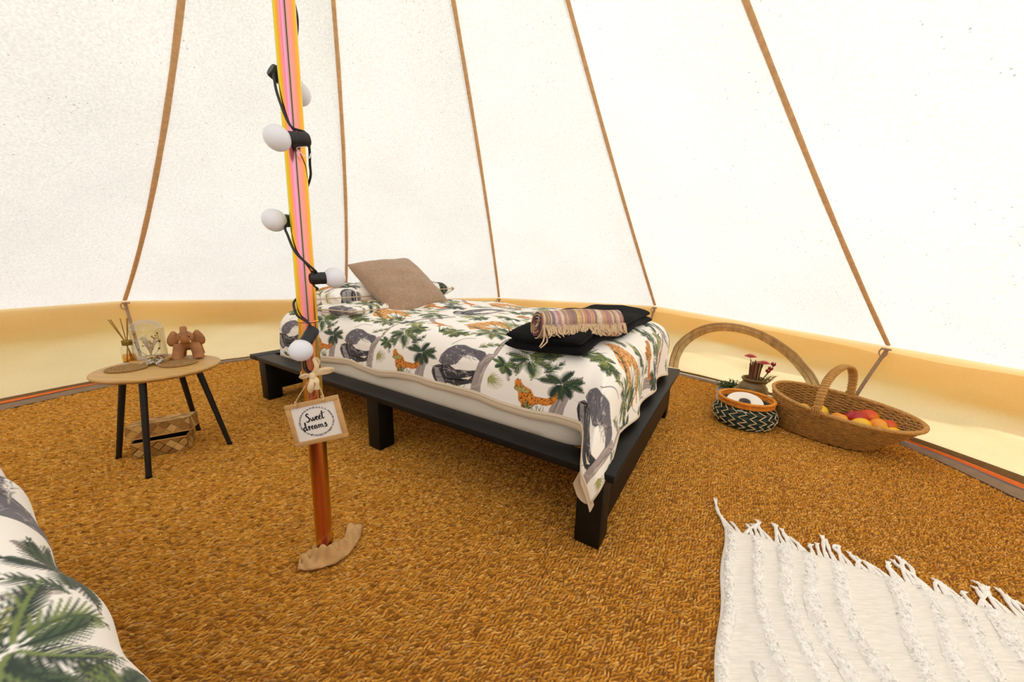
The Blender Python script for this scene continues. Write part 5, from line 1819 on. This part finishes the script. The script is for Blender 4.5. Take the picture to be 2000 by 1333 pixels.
def stoneware():
    c = np.array([1.462, 2.020, .001]); g = np.random.default_rng(9)
    o = thing('stoneware_vase', 'squat olive brown stoneware jar with rolled lip by the right wall', 'vase', tuple(c))
    out = [(0, 0), (.052, 0), (.056, .004), (.068, .030), (.078, .065), (.080, .085), (.075, .112), (.062, .130), (.055, .138), (.055, .146), (.060, .150), (.0645, .155), (.0645, .161), (.061, .165), (.056, .163), (.050, .150), (.050, .138), (.058, .128), (.07, .10), (.07, .04), (.05, .012), (0, .012)]
    V, F = lathe(out, 48); link('jar', new_mesh('jar', V, F, M_stone), o)
    b = MB(); P = [(.0785 * math.cos(t), .0785 * math.sin(t), .094) for t in np.linspace(0, 2 * math.pi, 60, endpoint=False)]
    b.tube(P, .0035, 6, closed=True); b.build('shoulder_ridge', M_stone, o)
    def stems(name, label, base, tips, m, hm, kind, grp=None):
        q = thing(name, label, 'dried flowers', tuple(c + np.array(base)), group=grp)
        for tip in tips:
            tip = np.array(tip, float)
            P = smooth_path([(0, 0, 0), tip * [.35, .35, .5], tip], 10)
            b = MB(); b.tube(P, .0016, 5); b.build('stem', M_stem if kind != 'stalk' else M_dry, q)
            b = MB()
            if kind == 'straw':
                for ring_, (rr, zz, n) in enumerate(((.032, .000, 16), (.024, .006, 13), (.013, .011, 9))):
                    for k in range(n):
                        a = 2 * math.pi * k / n + ring_ * .2
                        e = tip + np.array([rr * math.cos(a), rr * math.sin(a), zz + .003])
                        b.tube([tip + np.array([0, 0, zz - .002]), (tip + e) / 2 + np.array([0, 0, zz * .4 - .001]), e], [.0030, .0066, .0018], 5, flat=.5, up=(0, 0, 1))
                b.ball(tip + np.array([0, 0, .008]), (.007, .007, .004), 10, 6)
                b.build('flower_head', hm, q)
            elif kind == 'bud':
                for k in range(5):
                    a = 2 * math.pi * k / 5
                    e = tip + np.array([.010 * math.cos(a), .010 * math.sin(a), .026])
                    b.tube([tip, tip + (e - tip) * .5 + np.array([.004 * math.cos(a), .004 * math.sin(a), 0]), e], [.002, .0055, .0008], 6)
                b.build('flower_head', hm, q)
            elif kind == 'plume':
                for k in range(34):
                    f = g.uniform(.45, 1); p = P[min(9, int(f * 9))]
                    e = p + np.array([g.normal(0, .010), g.normal(0, .010), .012]) + (tip / np.linalg.norm(tip)) * .014
                    b.tube([p, (p + e) / 2, e], [.0009, .0011, .0003], 4)
                b.build('plume', hm, q)
    fwd = np.array([-.588, -.81, 0]); rt = np.array([.81, -.588, 0])
    def tp(x, y, z): return rt * x + fwd * y + np.array([0, 0, z])
    stems('strawflower', 'tall pink strawflower standing left in the stoneware jar', (0, 0, .02), [tp(-.036, .01, .272)], M_pink, M_pink, 'straw')
    stems('strawflower', 'lower pink strawflower standing right in the stoneware jar', (0, 0, .02), [tp(.034, .014, .244)], M_pink, M_pink, 'straw')
    stems('red_bloom_stem', 'dark red pointed blooms leaning right from the stoneware jar', (0, 0, .02), [tp(.070, .012, .205), tp(.080, -.01, .228), tp(.060, .02, .190)], M_red, M_red, 'bud')
    stems('tan_grass', 'feathery tan grass drooping right over the jar lip', (0, 0, .02), [tp(.078, .02, .176), tp(.092, .0, .158), tp(.066, .03, .165), tp(.100, .01, .180)], M_drytan, M_drytan, 'plume')
    q = thing('dried_stalk_bundle', 'bundle of cut brown dried stalks standing in the stoneware jar', 'dried flowers', tuple(c + np.array([0, 0, .02])))
    for k in range(46):
        x, y = g.uniform(-.030, .032), g.uniform(-.02, .02)
        z = g.uniform(.222, .250)
        P = [tp(x * .7, y * .7, 0), tp(x * .95, y, z * .6), tp(x * 1.15 + g.normal(0, .002), y * 1.1, z)]
        b = MB(); b.tube(P, [.0018, .0022, .0026], 5); b.build('stalk', (M_dry, M_dry, M_red, M_drytan)[k % 4 if k % 7 else 0] if k % 4 != 2 else M_dry, q)
stoneware()

def plant_pot():
    c = np.array([1.296, 2.000, .001]); g = np.random.default_rng(12)
    o = thing('potted_plant', 'small dark green leafy plant in a white ribbed pot behind the green basket', 'plant', tuple(c))
    n = 96
    A = np.linspace(0, 2 * np.pi, n, endpoint=False)
    prof = [(.0, 0), (.040, 0), (.043, .003), (.049, .055), (.053, .092), (.054, .096), (.051, .096), (.047, .084), (0, .084)]
    V, F = lathe(prof, n)
    for i, (r, z) in enumerate(prof):
        if .002 < z < .094 and i < 5: V[i * n:(i + 1) * n, :2] *= (1 + .022 * np.cos(A * 32))[:, None]
    link('pot', new_mesh('pot', V, F, M_whitepot), o)
    b = MB()
    for k in range(9):
        z = .012 + k * .0088
        r = .0435 + .0098 * z / .092
        P = np.stack([r * np.cos(A), r * np.sin(A), z + 0 * A], -1); b.tube(P, .0014, 5, closed=True)
    b.build('pot_ribs', M_whitepot, o)
    b = MB(); b.lathe([(0, .078), (.047, .0785)], 24); b.build('soil', M_soil, o)
    leaf_v = np.array([(0, 0, 0), (.004, .0035, .001), (.010, .0045, .0012), (.016, .0028, 0), (.0195, 0, -.001), (.016, -.0028, 0), (.010, -.0045, .0012), (.004, -.0035, .001), (.010, 0, .0026)])
    leaf_f = [(i, (i + 1) % 8, 8) for i in range(8)]
    leaf_me = new_mesh('leaf', leaf_v, leaf_f, M_leafd)
    for k in range(22):
        a = g.uniform(0, 2 * math.pi); sp = g.uniform(.015, .068); h = g.uniform(.045, .085) * (1 - .25 * (sp / .06))
        tip = np.array([sp * math.cos(a), sp * math.sin(a), .080 + h])
        P = smooth_path([(tip[0] * .25, tip[1] * .25, .078), (tip[0] * .5, tip[1] * .5, .080 + h * .62), tip], 10)
        b = MB(); b.tube(P, .0011, 5); st = b.build('stem', M_stem, o)
        for q in range(9):
            i = 4 + (q * 6) // 9 if q < 8 else 9
            p = P[min(i, 9)]
            l = link('leaf', leaf_me, st)
            s = g.uniform(.75, 1.25)
            l.matrix_local = Matrix.Translation(Vector(p)) @ Matrix.Rotation(a + q * 2.4 + g.normal(0, .3), 4, 'Z') @ Matrix.Rotation(-g.uniform(-.1, .8), 4, 'Y') @ Matrix.Scale(s, 4)
plant_pot()

# ------------------------------------------------------------------ cream rug with tufted stripes and tassels
RUG = np.array([.676, .950]); RX = np.array([.536, -.278]) / np.hypot(.536, .278); RY = np.array([-.269, -.425]) / np.hypot(.269, .425)
def rug():
    o = thing('fringed_rug', 'cream cotton rug with wavy tufted stripes and tassels in the lower right corner', 'rug', (.95, .60, 0))
    off = np.array([.95, .60, 0])
    W_, L_ = .98, .92
    def rp(x, y, z):
        x, y, z = np.broadcast_arrays(np.asarray(x, float), np.asarray(y, float), np.asarray(z, float))
        e = .004 * np.sin(x * 40) * np.exp(-y / .03) + .003 * np.sin(y * 33)
        xy = RUG + RX * (x + .003 * np.sin(y * 25))[..., None] + RY * (y + e)[..., None]
        return np.concatenate([xy, z[..., None]], -1) - off
    n1, n2 = 140, 130
    X, Y = np.meshgrid(np.linspace(0, W_, n1), np.linspace(0, L_, n2), indexing='ij')
    Z = .0065 + .0018 * np.sin(X * 31 + Y * 12) * np.sin(Y * 23)
    V = np.vstack([rp(X, Y, Z).reshape(-1, 3), rp(X, Y, .0006 + 0 * Z).reshape(-1, 3)])
    g0 = grid_faces(n1, n2)
    rimi = np.concatenate([np.arange(n1) * n2, (n1 - 1) * n2 + np.arange(1, n2), np.arange(n1 - 1)[::-1] * n2 + n2 - 1, np.arange(1, n2 - 1)[::-1]])
    k = n1 * n2
    sd = np.stack([rimi, np.roll(rimi, -1), np.roll(rimi, -1) + k, rimi + k], -1)
    link('flatweave_ground', fast_mesh('flatweave_ground', V, np.vstack([g0[:, ::-1], g0 + k, sd]), 4, M_rug), o)
    rg = np.random.default_rng(21)
    for pts, wd in RUG_STRIPES:
        P = smooth_path(np.c_[np.array(pts), np.zeros(len(pts))], 30)[:, :2]
        seg = np.r_[0, np.cumsum(np.hypot(*np.diff(P, axis=0).T))]
        n = int(seg[-1] / .0042) + 2
        s = np.linspace(0, seg[-1], n)
        C = np.stack([np.interp(s, seg, P[:, 0]), np.interp(s, seg, P[:, 1])], -1)
        T = np.gradient(C, axis=0); T /= np.linalg.norm(T, axis=1)[:, None]; N_ = np.stack([T[:, 1], -T[:, 0]], -1)
        m = max(6, int(wd / .0042))
        q = np.linspace(-.5, .5, m)
        XY = C[:, None] + N_[:, None] * (q[None, :, None] * wd) + rg.normal(0, .0013, (n, m, 2))
        pr_ = np.clip(1 - (abs(q) * 2) ** 5, 0, 1) ** .5
        H = .006 + (.0080 + rg.normal(0, .0018, (n, m))) * pr_[None, :]
        H = np.maximum(H, .0068)
        H[:, 0] = H[:, -1] = .006; H[0] = H[-1] = .006
        ok = XY
        V = rp(np.clip(XY[..., 0], .0, W_), np.clip(XY[..., 1], .002, L_), H)
        st = link('tufted_stripe', fast_mesh('tufted_stripe', V.reshape(-1, 3), grid_faces(n, m)[:, ::-1], 4, M_tuft, smooth=True), o)
        # loose tuft ends standing out of the pile
        nt_ = int(n * m * .55)
        ii = rg.integers(1, n - 1, nt_); jj = rg.integers(1, max(2, m - 1), nt_)
        B = V[ii, jj]; a = rg.uniform(0, 2 * np.pi, nt_); l = rg.uniform(.003, .0075, nt_)
        dv = np.stack([np.cos(a) * l, np.sin(a) * l, rg.uniform(.001, .006, nt_)], -1); sd_ = np.stack([-np.sin(a), np.cos(a), 0 * a], -1) * .0013
        Vt = np.stack([B - sd_, B + sd_, B + dv * .6 + sd_ * .9 + [0, 0, .001], B + dv, B + dv * .6 - sd_ * .9 + [0, 0, .001]], 1).reshape(-1, 3)
        base = np.arange(nt_)[:, None, None] * 5
        F = (base + np.array([[0, 1, 2], [0, 2, 4], [4, 2, 3]])[None]).reshape(-1, 3)
        tf = link('tuft_ends', fast_mesh('tuft_ends', Vt, F, 3, M_tuft, smooth=True), st); tf['kind'] = 'stuff'
    # tassels along the far edge
    xs = np.cumsum(np.r_[.004, rg.uniform(.0115, .0175, 80)]); xs = xs[xs < W_ - .01]
    for k, x in enumerate(xs):
        lean_ = rg.normal(-.10, .28); L2 = rg.uniform(.052, .074)
        if k == 0: lean_, L2 = -.35, .085
        b = MB()
        p = [np.array([x, .004]), np.array([x + lean_ * L2 * .4, -L2 * .4]), np.array([x + lean_ * L2 * .9 + rg.normal(0, .003), -L2 * .75]), np.array([x + lean_ * L2 + rg.normal(0, .006), -L2])]
        pts = np.array([list(rp(q[0], q[1] if q[1] > -.001 else q[1], .0055)) for q in p])
        pts[0, 2] += .002
        C = smooth_path(pts, 12)
        for sgn in (-1, 0, 1):
            ph = np.linspace(0, 5, 12)
            dx = RX[0] * .0021 * sgn * np.cos(ph), RX[1] * .0021 * sgn * np.cos(ph)
            spread = np.linspace(0, 1, 12) ** 3 * .0045 * sgn
            Q = C + np.stack([dx[0] + RX[0] * spread, dx[1] + RX[1] * spread, .0012 * np.sin(ph + sgn)], -1)
            b.tube(Q, [.0036] * 9 + [.0034, .0028, .0012], 6)
        b.build('tassel', M_tassel, o)
RUG_STRIPES = [
    ([(0.018, 0.004), (0.019, 0.184), (0.018, 0.306), (0.015, 0.397), (0.013, 0.496), (0.01, 0.594), (0.008, 0.693)], 0.024),
    ([(0.082, 0.004), (0.083, 0.146), (0.082, 0.238), (0.09, 0.333), (0.115, 0.408), (0.126, 0.431), (0.137, 0.454), (0.147, 0.476)], 0.028),
    ([(0.146, 0.004), (0.145, 0.11), (0.141, 0.203), (0.149, 0.307), (0.163, 0.351), (0.182, 0.398), (0.201, 0.445), (0.22, 0.493)], 0.033),
    ([(0.204, 0.005), (0.194, 0.178), (0.194, 0.285), (0.21, 0.324), (0.231, 0.37), (0.252, 0.416), (0.274, 0.462)], 0.033),
    ([(0.265, 0.013), (0.256, 0.147), (0.257, 0.236), (0.27, 0.293), (0.288, 0.337), (0.307, 0.381), (0.325, 0.425)], 0.034),
    ([(0.376, 0.004), (0.373, 0.099), (0.364, 0.186), (0.362, 0.243), (0.351, 0.3), (0.341, 0.358), (0.33, 0.415)], 0.033),
    ([(0.438, 0.004), (0.432, 0.103), (0.425, 0.184), (0.409, 0.267), (0.393, 0.35), (0.378, 0.434)], 0.029),
    ([(0.495, 0.004), (0.488, 0.088), (0.481, 0.159), (0.473, 0.23), (0.464, 0.302), (0.456, 0.374)], 0.03),
    ([(0.549, 0.004), (0.548, 0.062), (0.544, 0.122), (0.549, 0.157), (0.553, 0.191), (0.558, 0.226)], 0.037),
    ([(0.597, 0.011), (0.597, 0.06), (0.597, 0.107)], 0.036),
    ([(0.071, 0.419), (0.078, 0.439), (0.085, 0.454)], 0.022)]
rug()
